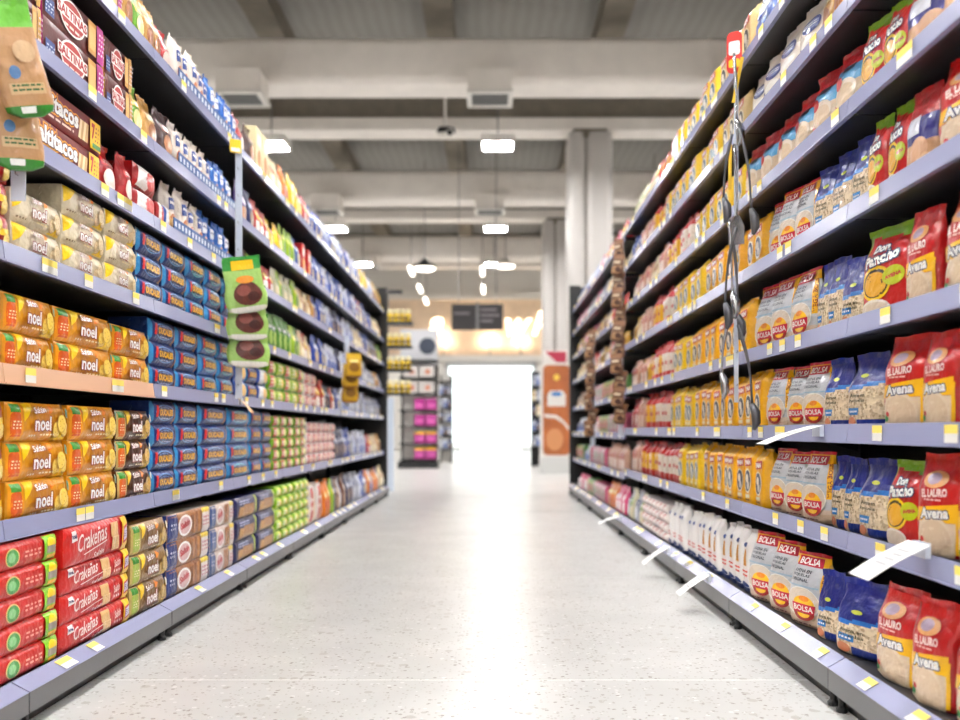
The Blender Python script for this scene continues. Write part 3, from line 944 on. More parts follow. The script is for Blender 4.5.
def pancho(key, look, seed, w, h, base=(206, 34, 32)):
    def col(u, v):
        if u < 0.12 or v > 0.97 - 0.1 * u: return lin((130, 180, 40))
        return lin(base)
    k = Bag(w, h, 0.1, 'film', col, 3.2, 0.6, 0.08, 0.95, 0.86, seed, 0.0045, 18, 26, (140, 180, 40), 0.06)
    k.ell(0.38, 0.4, 0.27, 0.2, (250, 210, 40)); k.ell(0.38, 0.4, 0.23, 0.165, (60, 50, 44)); k.ell(0.38, 0.39, 0.2, 0.14, (232, 180, 60))
    k.ell(0.68, 0.45, 0.17, 0.11, (196, 206, 40)); k.text('AVENA', 0.68, 0.45, 0.24, 0.045, (200, 30, 80), None, 0, 0.05, 12)
    k.ell(0.36, 0.1, 0.28, 0.12, (240, 230, 218)); k.ell(0.36, 0.11, 0.24, 0.08, (226, 210, 190))
    k.text('Don', 0.42, 0.8, 0.24, 0.1, WHT, (26, 50, 110), 0.1, 0.05, 6)
    k.text('Pancho', 0.47, 0.68, 0.56, 0.14, WHT, (26, 50, 110), 0.09, 0.05, 8)
    kind(key, 'oat_bag', look, 'oats bag', k)
pancho('pancho', 'red and green oat bag with yellow disc', 131, 0.2, 0.245)
pancho('pancho2', 'slim red and green oat bag with yellow disc', 132, 0.14, 0.23)

def babybag(key, look, seed):
    def col(u, v):
        return lin((190, 40, 44)) if v > 0.72 else (lin((50, 46, 140)) if v > 0.42 else lin((214, 170, 130)))
    k = Bag(0.18, 0.22, 0.1, 'film', col, 2.8, 0.55, 0.1, 0.92, 0.84, seed, 0.005, 14, 20, (190, 40, 44), 0.07)
    k.rect(0.2, 0.5, 0.55, 0.72, (226, 228, 240)); k.ell(0.55, 0.3, 0.22, 0.16, (226, 184, 150)); k.ell(0.7, 0.16, 0.14, 0.1, (236, 200, 160))
    kind(key, 'cereal_bag', look, 'cereal bag', k)
babybag('baby', 'red, navy and peach cereal bag', 135)

def flour(key, look, seed, w=0.16, h=0.225):
    def col(u, v):
        if v > 0.8: return lin((190, 30, 38))
        if v > 0.52: return lin((96, 168, 210)) if u < 0.8 else lin((206, 190, 176))
        if v < 0.1: return lin((196, 160, 140))
        return lin((224, 204, 176)) if u < 0.85 else lin((206, 190, 176))
    k = Bag(w, h, 0.09, 'film', col, 2.8, 0.6, 0.08, 0.94, 0.84, seed, 0.005, 16, 28, (186, 40, 46), 0.07)
    k.ell(0.42, 0.44, 0.26, 0.17, (238, 224, 206)); k.ell(0.42, 0.4, 0.22, 0.14, (230, 208, 178))
    k.ell(0.46, 0.3, 0.36, 0.14, (206, 46, 36), None, 180, 360)
    k.ell(0.46, 0.3, 0.28, 0.07, (230, 208, 178), None, 180, 360)
    k.rect(0.3, 0.72, 0.62, 0.8, (50, 60, 80)); k.scribble(0.26, 0.12, 0.66, 0.17, 1, (70, 60, 80), seed)
    k.ell(0.26, 0.58, 0.1, 0.1, (200, 50, 46))
    kind(key, 'rice_bag', look, 'rice bag', k)
flour('rice', 'cream rice bag with red and sky-blue top', 141)
flour('rice2', 'tall cream rice bag with sky-blue top', 142, 0.17, 0.235)

def wnavy(key, look, seed):
    k = Bag(0.16, 0.215, 0.09, 'film', lambda u, v: lin((230, 220, 208)) if v > .1 else lin((206, 160, 130)), 2.8, 0.6, 0.08, 0.92, 0.84, seed, 0.005, 14, 24, (226, 220, 216), 0.08)
    k.ell(0.5, 0.66, 0.26, 0.14, (40, 54, 130)); k.ell(0.5, 0.66, 0.2, 0.08, (150, 160, 200))
    k.ell(0.5, 0.34, 0.3, 0.26, (44, 50, 126), None, 180, 360); k.ell(0.5, 0.34, 0.24, 0.16, (244, 240, 234))
    k.scribble(0.3, 0.62, 0.7, 0.7, 2, WHT, seed)
    kind(key, 'rice_bag', look, 'rice bag', k)
wnavy('wnavy', 'white bag with navy oval and navy foot', 145)

def harina(key, look, base, ov, seed, w=0.12, h=0.225):
    k = Bag(w, h, 0.08, 'paper' if False else 'film', base, 4.5, 0.84, 0.3, 0.9, 0.94, seed, 0.0035, 14, 20, base, 0.05, 0.02)
    k.quad(((0.2, 0.66), (0.8, 0.7), (0.8, 0.84), (0.2, 0.8)), (206, 60, 40)); k.text('PAN', 0.5, 0.75, 0.44, 0.09, WHT, None, 0, 0.06, 4)
    k.ell(0.5, 0.42, 0.32, 0.22, (250, 236, 200)); k.ell(0.5, 0.42, 0.27, 0.19, ov)
    k.ell(0.46, 0.46, 0.13, 0.08, (236, 226, 210)); k.ell(0.58, 0.34, 0.13, 0.07, (206, 200, 190))
    k.rect(0.3, 0.12, 0.7, 0.18, (250, 240, 200)); k.scribble(0.3, 0.06, 0.7, 0.11, 1, (120, 70, 20), seed)
    kind(key, 'flour_pack', look, 'flour', k)
harina('har_y', 'yellow corn flour pack with blue oval', (250, 214, 40), (44, 110, 140), 151)
harina('har_o', 'amber corn flour pack with navy oval', (250, 192, 30), (34, 40, 70), 152)
harina('har_c', 'cream corn flour pack with brown oval', (226, 200, 146), (60, 44, 36), 153)
gbag('rw', 'red-topped white flour bag', (232, 220, 206), (204, 32, 34), (206, 60, 50), 0.11, 0.215, 0.075, 154, 'film', 'flour_bag', 'flour', 2, 0.75)
gbag('ry', 'red-topped yellow flour bag', (240, 190, 40), (204, 32, 34), (206, 60, 50), 0.11, 0.215, 0.075, 155, 'film', 'flour_bag', 'flour', 2, 0.75)
gbag('rp', 'red and white flour bag', (222, 180, 160), (200, 44, 40), (240, 220, 210), 0.11, 0.2, 0.075, 156, 'film', 'flour_bag', 'flour', 1, 0.7)

def sugar(key, look, gold, seed):
    k = Bag(0.105, 0.22, 0.08, 'paper', lambda u, v: lin((236, 233, 230)) if v > 0.08 else lin((40, 60, 110)), 3.4, 0.78, 0.2, 0.9, 0.9, seed, 0.004, 12, 24, (240, 238, 234), 0.06)
    if gold:
        k.quad(((0.36, 0.44), (0.64, 0.44), (0.54, 0.72), (0.46, 0.72)), (206, 150, 50))
    k.ell(0.5, 0.8, 0.14, 0.04, (90, 110, 160))
    k.scribble(0.24, 0.25, 0.76, 0.39, 2, (216, 80, 50), seed)
    k.ell(0.5, 0.1, 0.36, 0.08, (50, 74, 130), None, 0, 180)
    kind(key, 'sugar_bag', look, 'sugar', k)
sugar('sug', 'white paper sugar bag with gold cone', True, 161)
sugar('sug2', 'plain white paper sugar bag with orange print', False, 162)
small_brick('pinkstripe', 'white sugar packet with red stripe', (232, 222, 218), (206, 80, 80), (240, 232, 228), 0.13, 0.05, 0.14, 'sugar_packet', 'sugar', 56)
small_brick('pinkbox', 'pink tea box', (206, 110, 140), (236, 226, 230), (120, 170, 130), 0.12, 0.1, 0.1, 'tea_box', 'tea', 57)
small_brick('greenbox', 'green and yellow tea box', (110, 160, 90), (240, 226, 110), (206, 60, 90), 0.12, 0.1, 0.1, 'tea_box', 'tea', 58)

# ------------------------------------------------------------------ shelving bays
LZB = [2.0, 1.68, 1.42, 1.128, 0.835, 0.458]
RZB = [2.05, 1.80, 1.53, 1.26, 0.964, 0.69, 0.412]
LJ, RJ = 2.23, 2.41
XL, XR = 1.16, 0.92
DEEP = 0.45
def make_bay_meshes():
    d = {}
    # local frame: x along the bay 0..1, front towards -y at y = 0 (shelf rail face), z up
    d['shelf'] = MB().box(0.004, 0.012, -0.028, 0.996, DEEP - 0.03, 0.0).mesh('shelf', M['deck'])
    prof = [(0.0, -0.032), (0.012, -0.032), (0.012, 0.012), (0.006, 0.014)]
    d['price_rail'] = MB().prism(prof, 'x', 0.002, 0.998).box(0.002, -0.004, -0.036, 0.998, 0.010, -0.032).mesh('price_rail', M['rail'])
    d['orange_rail'] = MB().prism(prof, 'x', 0.002, 0.998).box(0.002, -0.004, -0.036, 0.998, 0.010, -0.032).mesh('price_rail', M['orange_rail'])
    br = MB().prism([(0.22, -0.028), (DEEP - 0.03, -0.028), (DEEP - 0.03, -0.08)], 'x', 0.0, 0.006)
    d['bracket'] = br.mesh('bracket', M['deck'])
    d['kick_plate'] = MB().box(0, 0.025, 0.0, 1, 0.04, 0.06).mesh('kick_plate', M['kick'])
    d['foot'] = MB().lathe([(0.014, 0), (0.015, 0.01), (0.009, 0.016), (0.009, 0.06)], 0, 0, 0, 10).mesh('foot', M['black'])
    y = MB()
    for q in (0.0, 1.0):
        pass
    lab = MB().add
    m = MB()
    m.box(-0.027, -0.0026, -0.02, 0.027, -0.0018, -0.001, lin((236, 234, 228)))
    m.box(-0.027, -0.0026, -0.001, 0.027, -0.0018, 0.017, lin((248, 226, 120)))
    d['price_label'] = m.mesh('price_label', M['paper'])
    return d
BM = make_bay_meshes()
SIDEWORD = {-1: 'left', 1: 'right'}
ORD = ['first', 'second', 'third', 'fourth', 'fifth', 'sixth', 'seventh', 'eighth', 'ninth', 'tenth', 'eleventh', 'twelfth', 'thirteenth', 'fourteenth', 'fifteenth', 'sixteenth', 'seventeenth', 'eighteenth', 'nineteenth', 'twentieth']
ORD += ['twenty-' + o for o in ORD[:9]] + ['thirtieth'] + ['thirty-' + o for o in ORD[:9]] + ['fortieth']

def bay(side, j0, idx, zbs, base_t, last):
    """side -1: left rack (faces +X), +1: right rack"""
    X = XL if side < 0 else XR
    b = bpy.data.objects.new('shelving_bay', None); C.objects.link(b)
    # left: local +x = away from the camera ; right: local +x = towards the camera
    if side < 0:
        b.location = (-X, j0, 0); b.rotation_euler = (0, 0, math.pi / 2)
    else:
        b.location = (X, j0 + 1, 0); b.rotation_euler = (0, 0, -math.pi / 2)
    tag(b, 'black steel shelving bay on the %s, %s from the front, with lavender price rails' % (SIDEWORD[side], ORD[idx]), 'shelving', 'supermarket shelving bays')
    top = zbs[0] + 0.26
    link('back_panel', MB().box(0, DEEP, 0.05, 1, DEEP + 0.02, top).mesh('back_panel', M['black']), b)
    for xx in (0.0, 0.97):
        link('upright', MB().box(xx, DEEP - 0.028, 0.0, xx + 0.03, DEEP, top).mesh('upright', M['black']), b)
    f0 = (1.10 - XL if side < 0 else 0.872 - XR)      # how far the base stands out
    zt, zm, zb = (0.117, 0.093, 0.042) if side < 0 else (0.132, 0.106, 0.05)
    link('base_deck', MB().box(0.003, f0 + 0.045, zt - 0.03, 0.997, DEEP - 0.03, zt - 0.006).mesh('base_deck', M['deck']), b)
    link('base_rail', MB().prism([(f0, zm), (f0 + 0.045, zt - 0.03), (f0 + 0.045, zt)], 'x', 0.003, 0.997).mesh('base_rail', M['rail']), b)
    link('base_fascia', MB().prism([(f0 + 0.001, zb), (f0 + 0.02, zb), (f0 + 0.02, zm - 0.001), (f0 + 0.001, zm - 0.001)], 'x', 0.003, 0.997).mesh('base_fascia', M['fascia']), b)
    link('kick_plate', BM['kick_plate'], b, (0, f0 + 0.02, 0))
    for xx in (0.03, 0.97):
        link('foot', BM['foot'], b, (xx, f0 + 0.026, 0))
    r = random.Random(side * 100 + idx)
    br = [o for o in b.children if o.name.startswith('base_rail')][0]
    ang = math.atan2(0.045, zt - zm)
    xs = [r.uniform(0.08, 0.92) for _ in range(3)]
    for x in xs:
        q = link('price_label', BM['price_label'], br, (x, f0 + 0.0225, (zt + zm) / 2))
        q.rotation_euler = (-ang, 0, 0)
    for i, z in enumerate(zbs):
        if side > 0 and idx >= 5:
            z -= 0.03
        sh = link('shelf', BM['shelf'], b, (0, 0, z + 0.032))
        for xx in (0.006, 0.99):
            link('bracket', BM['bracket'], sh, (xx, 0, 0))
        promo = side < 0 and i == 4 and idx < 2
        rl = link('price_rail', BM['orange_rail' if promo else 'price_rail'], b, (0, 0, z + 0.032))
        for _ in range(r.choice((2, 3, 3, 4))):
            link('price_label', BM['price_label'], rl, (r.uniform(0.05, 0.95), 0.001, -0.008))
    if last:
        e = link('end_frame', MB().box(1.0, -0.03, 0, 1.06, 0.09, top + 0.02).box(1.0, 0.09, 0.02, 1.03, DEEP, top).mesh('end_frame', M['black']) if side < 0 else
                 MB().box(-0.06, -0.03, 0, 0.0, 0.09, top + 0.02).box(-0.03, 0.09, 0.02, 0.0, DEEP, top).mesh('end_frame', M['black']), b)
    return b
for i in range(9):
    bay(-1, LJ - 1 + i, i, LZB, 0, i == 8)
    bay(1, RJ - 1 + i, i, RZB, 0, i == 8)

# ------------------------------------------------------------------ filling the shelves
LNAME = ['top', 'second', 'third', 'fourth', 'fifth', 'sixth', 'base']
RNAME = ['top', 'second', 'third', 'fourth', 'fifth', 'sixth', 'seventh', 'base']
count = {}
LAY = {1: [''], 2: ['bottom layer', 'top layer'], 3: ['bottom layer', 'middle layer', 'top layer'],
       4: ['bottom layer', 'second layer', 'third layer', 'top layer'],
       5: ['bottom layer', 'second layer', 'third layer', 'fourth layer', 'top layer'],
       6: ['bottom layer', 'second layer', 'third layer', 'fourth layer', 'fifth layer', 'top layer']}

def put(kd, side, shelf, y, z, X, sx=1.0, sz=1.0, sy=1.0, lean=0.0, yaw=0.0, label=None, group=None):
    near = y < 4.6
    o = link(kd.name, kd.body if near else kd.joined)
    o.location = (side * X, y, z)
    rz = math.pi / 2 if side < 0 else -math.pi / 2
    o.rotation_euler = (lean, 0, rz + yaw)
    o.scale = (sx, sy, sz)
    if near:
        for p, me in kd.kids:
            link(p, me, o)
    tag(o, label, kd.cat, group)
    return o

def run(side, si, items):
    """items: (x0, x1, kinds, columns, layers, [fit height]) measured in photo columns"""
    names = LNAME if side < 0 else RNAME
    zbs = LZB if side < 0 else RZB
    base = si == len(zbs)
    if side < 0:
        X = 1.150 if base else 1.185
        z = 0.112 if base else zbs[si] + 0.033
        px = lambda x: PXL(x, X)
    else:
        X = 0.925 if base else 0.95
        z = 0.127 if base else zbs[si] + 0.033
        px = lambda x: PXR(x, X)
    for it in items:
        x0, x1, kinds, n, layers = it[:5]
        hs = it[5] if len(it) > 5 else None
        if isinstance(kinds, str):
            kinds = kinds.split()
        ya, yb = sorted((px(x0), px(x1)))
        yb = min(yb, 10.19 if side < 0 else 10.37)
        k0 = KINDS[kinds[0]]
        if k0.name in ('snack_bag', 'snack_pouch', 'snack_carton', 'biscuit_sleeve'):
            n = min(n, max(1, round((yb - ya) / (0.82 * k0.w))))
        step = (yb - ya) / n
        for c in range(n):
            kd = KINDS[kinds[c % len(kinds)]]
            yc = ya + (c + 0.5) * step
            key = (kd.look, side, si)
            count[key] = count.get(key, 0) + 1
            o_ = ORD[count[key] - 1]
            zz = z
            if side > 0 and yc > RJ + 4:
                zz -= 0.03 if not base else 0
            sx = (step - 0.017) / kd.w
            brick = 'pack' in kd.name or 'carton' in kd.name or 'box' in kd.name or 'packet' in kd.name
            if kd.name == 'flour_pack': brick = False
            if not brick:
                sx = max(0.5, min(1.25, step * 0.93 / kd.w))
            L = layers[c] if isinstance(layers, (list, tuple)) else layers
            hh = kd.h if hs is None else hs
            if si > 0:
                room = zbs[si - 1] - 0.006 - (0.03 if side > 0 and yc > RJ + 4 else 0) - zz - (0.012 if not brick else 0.004)
                seal = 1.0 if brick else 1.065
                hh = min(hh, room / (L * seal))
            sz = hh / kd.h
            xin = 0.0 if brick else rnd.uniform(0.0, 0.018)
            sy = 1.0 if brick else min(1.15, max(0.8, sx))
            for l in range(L):
                lay = LAY[L][l]
                lab = '%s, %s from the front, %s%s %s shelf' % (kd.look, o_, lay + ', ' if lay else '', SIDEWORD[side], names[si])
                jx = rnd.uniform(0.0, 0.006) if brick else 0
                lean = 0.0
                yaw = rnd.uniform(-0.008, 0.008) if brick else rnd.uniform(-0.05, 0.05)
                turn = not brick and side > 0 and kd.name in ('oat_bag', 'rice_bag', 'cereal_bag')
                if turn:
                    yaw += rnd.uniform(0.12, 0.28)
                szz = sz * (rnd.uniform(0.985, 1.0) if brick else rnd.uniform(0.91, 1.0))
                put(kd, side, si, yc, zz + l * hh, X + xin + jx + (0.012 if turn else 0), sx * (1 if brick else rnd.uniform(.96, 1)), (sz if brick else szz) * 0.995, sy * (0.74 if turn else 1.0), lean, yaw, lab, '%s packs on the %s %s shelf' % (kd.look, SIDEWORD[side], names[si]))

def seq(s, n, seed):
    r = random.Random(seed)
    ks = s.split()
    return [ks[i * len(ks) // n] if r.random() < 0.75 else r.choice(ks) for i in range(n)]

L, R = -1, 1
# left rack
run(L, 0, [(40, 122, 'salt', 2, 1, .12), (124, 135, 'g_tan', 1, 1), (135, 146, 'g_green g_green', 2, 1, .18), (146, 165, 'g_tan', 3, 1, .18), (165, 176, 'g_redsh', 2, 1, .18),
           (177, 212, 'slw', 5, 1, .2), (212, 240, 'slb', 5, 1, .2), (241, 256, 'g_redsh g_dkbrown', 3, 1, .2), (257, 269, 'b_cream', 2, 1, .24),
           (270, 283, 'g_cream', 2, 1), (283, 292, 'g_orange', 2, 1, .21), (292, 304, 'g_yel', 3, 1, .22), (305, 312, 'g_red', 2, 1, .19),
           (313, 342, seq('g_blue g_bluew g_blue g_bluew', 11, 1), 11, 1), (343, 368, seq('g_blue g_bluew g_blue g_yel', 12, 2), 12, 1), (369, 383, seq('g_bluew g_gold g_cream', 8, 3), 8, 1)])
run(L, 1, [(-60, 3, 'salt', 1, 2, .1), (5, 42, 'salt2', 1, 2, .115), (43, 105, 'salt', 1, 2, .115), (106, 133, 'salt2', 1, 2, .115),
           (134, 148, 'g_green', 2, 1, .19), (148, 162, 'g_tan g_orange', 2, 1, .18), (162, 176, 'g_dkbrown', 2, 1, .18), (177, 214, 'slw', 5, 1, .18), (214, 236, 'slb', 4, 1, .18),
           (242, 256, 'g_purple g_navy', 3, 1, .2), (256, 272, 'g_red', 3, 1, .18), (272, 284, 'g_yel', 3, 1, .17), (284, 296, 'g_lime', 3, 1, .19), (296, 302, 'g_blue', 2, 1), (302, 312, 'b_redblue g_red', 4, 1, .19),
           (313, 342, seq('g_blue g_bluew g_blue', 11, 4), 11, 1), (343, 368, seq('g_bluew g_blue g_red g_blue', 12, 5), 12, 1), (369, 383, seq('g_blue g_cream g_tan', 8, 6), 8, 1, .17)])
run(L, 2, [(-60, 22, 'tacos', 1, 2, .1), (24, 102, 'tacos', 1, 2, .098), (103, 124, 'g_redsh', 2, 1, .17), (125, 134, 'g_redsh', 1, 1, .17), (135, 157, 'redwhite', 1, 2, .085), (158, 171, 'redwhite bluewhite', 2, 1, .09),
           (172, 205, 'slw', 4, 1, .19), (206, 232, 'slb', 5, 1, .19), (244, 254, 'g_dkbrown', 2, 1, .16), (255, 264, 'g_lime', 2, 1, .16), (264, 276, 'g_red', 3, 1, .15), (277, 300, 'g_clear g_lime g_clear', 6, 1, .18),
           (301, 316, 'g_cream g_tan', 5, 1, .17), (317, 345, seq('g_blue g_bluew g_navy g_blue', 11, 7), 11, 1, .2), (346, 370, seq('g_bluew g_cream g_blue', 12, 8), 12, 1, .2), (371, 383, seq('g_navy g_gold g_green', 7, 9), 7, 1, .18)])
run(L, 3, [(-60, 13, 'noel_red', 1, 3, .085), (15, 64, 'noel_white', 1, 2, .085), (65, 106, 'noel_white', 1, 3, .085), (107, 137, 'noel_white', 1, 3, .085),
           (138, 164, 'duc', 1, 3, .083), (164, 187, 'duc', 1, 3, .083), (188, 222, 'duc_teal', 2, 3, .083), (223, 236, 'duc', 1, 3, .08),
           (237, 268, 'bluewhite', 3, 2, .083), (269, 290, 'g_tgreen', 4, 1, .21), (290, 302, 'g_tgreen g_lime', 3, 1, .2), (303, 314, 'g_cream g_red', 4, 1, .19), (315, 342, seq('g_blue g_bluew g_navy', 11, 10), 11, 1, .2),
           (343, 368, seq('g_bluew g_blue g_silver', 12, 11), 12, 1, .2), (369, 383, seq('g_silver g_tan', 8, 12), 8, 1, .16)])
run(L, 4, [(-60, 3, 'noel_red', 1, 2), (4, 55, 'noel_gold', 1, 2, .097), (56, 113, 'noel_gold noel_gold_lime', 1, 2, .097), (114, 150, 'noel_gold', 1, 2, .095),
           (151, 177, 'duc', 1, 3, .084), (178, 199, 'duc', 1, 3, .084), (200, 234, 'duc_teal', 2, 3, .084), (235, 268, 'bluewhite duc_dark', 3, 2, .085), (269, 304, 'limered lime', 5, 3, .078), (305, 316, 'whitered', 2, 3, .075), (316, 326, 'g_red', 3, 1, .2),
           (327, 342, seq('g_navy g_red g_blue', 6, 13), 6, 1, .18), (343, 368, seq('g_bluew g_silver g_blue', 12, 14), 12, 1, .2), (369, 383, seq('g_silver g_navy', 8, 15), 8, 1, .18)])
run(L, 5, [(-60, 7, 'noel_red', 1, 3, .1), (8, 69, 'noel_gold', 1, 3, .1), (70, 117, 'noel_gold', 1, 3, .1), (118, 151, 'noel_brown', 1, 3, .098),
           (152, 177, 'duc', 1, 4, .084), (177, 199, 'duc', 1, 4, .084), (200, 228, 'duc', 1, 4, .084), (228, 250, 'duc_teal', 1, 4, .083), (250, 272, 'duc_dark', 2, 4, .083),
           (273, 306, 'limered', 5, 5, .062), (307, 335, 'whitered', 6, 4, .07), (336, 352, seq('g_navy g_blue', 7, 16), 7, 1, .24), (353, 367, seq('g_silver g_bluew', 7, 17), 7, 1, .22), (368, 383, seq('g_red g_cream g_tan', 8, 18), 8, 1, .18)])
run(L, 6, [(-40, 60, 'crak_lime', 1, 5, .067), (62, 130, 'crak', 1, 3, .078), (131, 167, 'noel_tan', 1, 3, .1), (168, 209, 'salb', 1, 3, .1), (210, 234, 'salw', 1, 3, .098),
           (235, 275, 'navtan', 2, 3, .098), (276, 309, 'lime', 6, 5, .06), (310, 322, 'whitered g_cream', 3, 1, .25), (322, 331, 'g_orange', 3, 1, .25), (331, 338, 'g_navy g_lime', 3, 1, .24), (338, 360, seq('g_brown g_navy g_silver', 8, 19), 8, 1, .25),
           (361, 385, seq('g_blue g_bluew g_orange g_cream', 10, 20), 10, 1, .22)])
_y0, _y1 = PXL(62, 1.15), PXL(130, 1.15)
kd = KINDS['crak_big']
put(kd, L, 6, (_y0 + _y1) / 2 - 0.01, 0.112 + 3 * 0.078, 1.145, (_y1 - _y0) * 0.93 / kd.w, 1, 1, 0, 0.02, 'large red cracker pack with script lettering topping the left base shelf stack', 'red cracker packs on the left base shelf')

# right rack
run(R, 0, [(946, 846, 'g_bluew', 3, 1), (844, 780, 'g_bluew', 3, 1), (779, 752, 'g_bluew', 2, 1, .2), (751, 717, 'har_c', 4, 1, .2), (716, 668, 'har_y', 8, 1, .2), (667, 645, seq('g_red g_cream', 6, 21), 6, 1, .17), (644, 631, seq('g_clear g_pink', 7, 22), 7, 1, .17),
           (624, 600, seq('g_pink g_red g_silver', 11, 23), 11, 1, .17), (599, 577, seq('g_bluew g_bluew g_blue', 13, 24), 13, 1, .17)])
run(R, 1, [(946, 846, 'rice', 3, 1), (844, 814, 'g_tan', 2, 1, .2), (813, 745, 'wnavy', 4, 1, .2), (742, 720, 'har_c', 3, 1, .2), (719, 664, 'har_y', 9, 1, .2), (663, 640, seq('ry rp', 7, 25), 7, 1, .18), (639, 631, seq('g_blue g_red', 5, 26), 5, 1, .17),
           (624, 577, seq('g_cream g_silver g_pink', 22, 27), 22, 1, .17)])
run(R, 2, [(982, 898, 'baby', 2, 1), (896, 856, 'pancho2', 2, 1, .23), (853, 742, 'rice rice2 rice', 6, 1, .235), (739, 692, 'har_y', 6, 1, .2), (691, 656, seq('rw ry rp', 8, 28), 8, 1, .2), (655, 631, seq('g_cream rp g_gold', 9, 29), 9, 1, .18),
           (624, 577, seq('g_red g_brown g_pink g_gold', 22, 30), 22, 1, .17)])
run(R, 3, [(991, 923, 'avena', 1, 1, .23), (922, 895, 'baby', 1, 1, .22), (894, 862, 'pancho2', 2, 1, .235), (860, 842, 'nav', 1, 1, .2), (841, 807, 'nav', 2, 1, .2), (805, 762, 'bolsa', 3, 1, .24), (760, 742, 'har_o', 2, 1, .21), (740, 702, 'har_o', 5, 1, .21), (701, 672, 'har_y', 5, 1, .2),
           (671, 650, seq('rw ry', 6, 31), 6, 1, .2), (649, 631, seq('rp g_cream g_gold', 7, 32), 7, 1, .18), (624, 577, seq('g_gold g_brown g_red g_cream', 22, 33), 22, 1, .17)])
run(R, 4, [(991, 924, 'avena2', 1, 1, .22), (923, 896, 'avena', 1, 1, .24), (895, 858, 'pancho', 1, 1, .245), (856, 835, 'nav2', 1, 1, .19), (834, 807, 'nav', 2, 1, .2), (805, 750, 'bolsa', 3, 1, .25), (748, 690, 'har_o', 8, 1, .21), (689, 672, 'har_y', 3, 1, .2),
           (671, 650, seq('rw ry', 6, 34), 6, 1, .2), (649, 631, seq('g_gold rp', 7, 35), 7, 1, .18), (624, 577, seq('greenbox pinkbox g_brown', 20, 36), 20, 1, .15)])
run(R, 5, [(991, 947, 'avena', 1, 1, .235), (946, 915, 'avena', 1, 1, .235), (914, 879, 'avena', 1, 1, .235), (867, 838, 'nav', 1, 1, .2), (837, 819, 'nav', 1, 1, .2), (817, 763, 'bolsa', 3, 1, .235), (761, 692, 'har_o', 9, 1, .215), (691, 668, 'har_y', 5, 1, .21),
           (667, 644, seq('rw ry', 7, 37), 7, 1, .21), (643, 631, seq('rp g_redsh', 6, 38), 6, 1, .2), (624, 577, seq('pinkbox greenbox g_pink g_bluew', 20, 39), 20, 1, .15)])
run(R, 6, [(991, 946, 'avena', 1, 1, .23), (944, 911, 'avena', 1, 1, .23), (910, 881, 'pancho2', 1, 1, .225), (879, 850, 'nav', 1, 1, .2), (849, 822, 'nav', 2, 1, .2), (819, 763, 'bolsa', 3, 1, .235), (761, 700, 'har_o', 8, 1, .225), (699, 678, 'har_y', 4, 1, .22),
           (677, 640, seq('rw ry', 11, 40), 11, 1, .2), (639, 631, seq('rp rp', 3, 41), 3, 1, .2), (624, 606, seq('rp rp', 8, 45), 8, 1, .2), (605, 577, seq('pinkbox g_bluew greenbox', 14, 42), 14, 1, .15)])
run(R, 7, [(996, 941, 'avena', 1, 1, .215), (939, 905, 'avena', 1, 1, .22), (903, 866, 'avena pancho', 1, 1, .225), (862, 827, 'nav2', 1, 1, .19), (826, 809, 'nav2', 1, 1, .185), (807, 748, 'bolsa2', 3, 1, .23), (746, 700, 'sug', 7, 1, .225), (699, 668, 'sug2', 7, 1, .22),
           (667, 642, 'pinkstripe', 7, 4, .05), (641, 625, 'g_clear g_silver', 4, 1, .2), (624, 606, seq('g_pink g_orange', 6, 43), 6, 1, .19), (605, 577, seq('pinkbox greenbox g_pink', 14, 44), 14, 1, .14)])

# ------------------------------------------------------------------ display trays under the biscuit sleeves
for si, x0, x1 in ((0, 177, 240), (1, 177, 236), (2, 172, 232)):
    ya, yb = PXL(x0, 1.185), PXL(x1, 1.185)
    n = 4
    st = (yb - ya) / n
    for q in range(n):
        a, b = ya + q * st + 0.002, ya + (q + 1) * st - 0.002
        zz = LZB[si] + 0.0325
        t = MB()
        t.box(-1.181, a, zz, -1.178, b, zz + 0.062, lin((40, 96, 158)), 1)
        o = link('display_tray', t.mesh('display_tray', PACK_MATS))
        pr = MB()
        for k_ in range(5):
            c = a + (b - a) * (k_ + .5) / 5
            pr.box(-1.1775, c - 0.011, zz + 0.03, -1.1772, c + 0.009, zz + 0.05, lin((222, 230, 240)), 1)
        p_ = link('tray_print', pr.mesh('tray_print', PACK_MATS), o)
        tag(o, 'blue card tray front before the biscuit sleeves, %s from the front, left %s shelf' % (ORD[q], LNAME[si]), 'tray', 'blue card trays on the left shelves')

# ------------------------------------------------------------------ hanging strips and what hangs on them
def strip(x, y, z0, z1, w, label):
    z0, z1 = z0 - 0.04, z1 - 0.04
    o = link('clip_strip', MB().box(-w / 2, -0.001, 0, w / 2, 0.001, z1 - z0).mesh('clip_strip', M['clear']))
    o.location = (x, y, z0)
    tag(o, label, 'clip strip')
    hk = MB()
    n = int((z1 - z0) / 0.12)
    for i in range(n):
        link('hook', MB().tube([(0, -0.001, 0.06 + i * 0.12), (0, -0.014, 0.06 + i * 0.12), (0, -0.016, 0.068 + i * 0.12)], 0.0015, 5).mesh('hook', M['metal']), o)
    return o

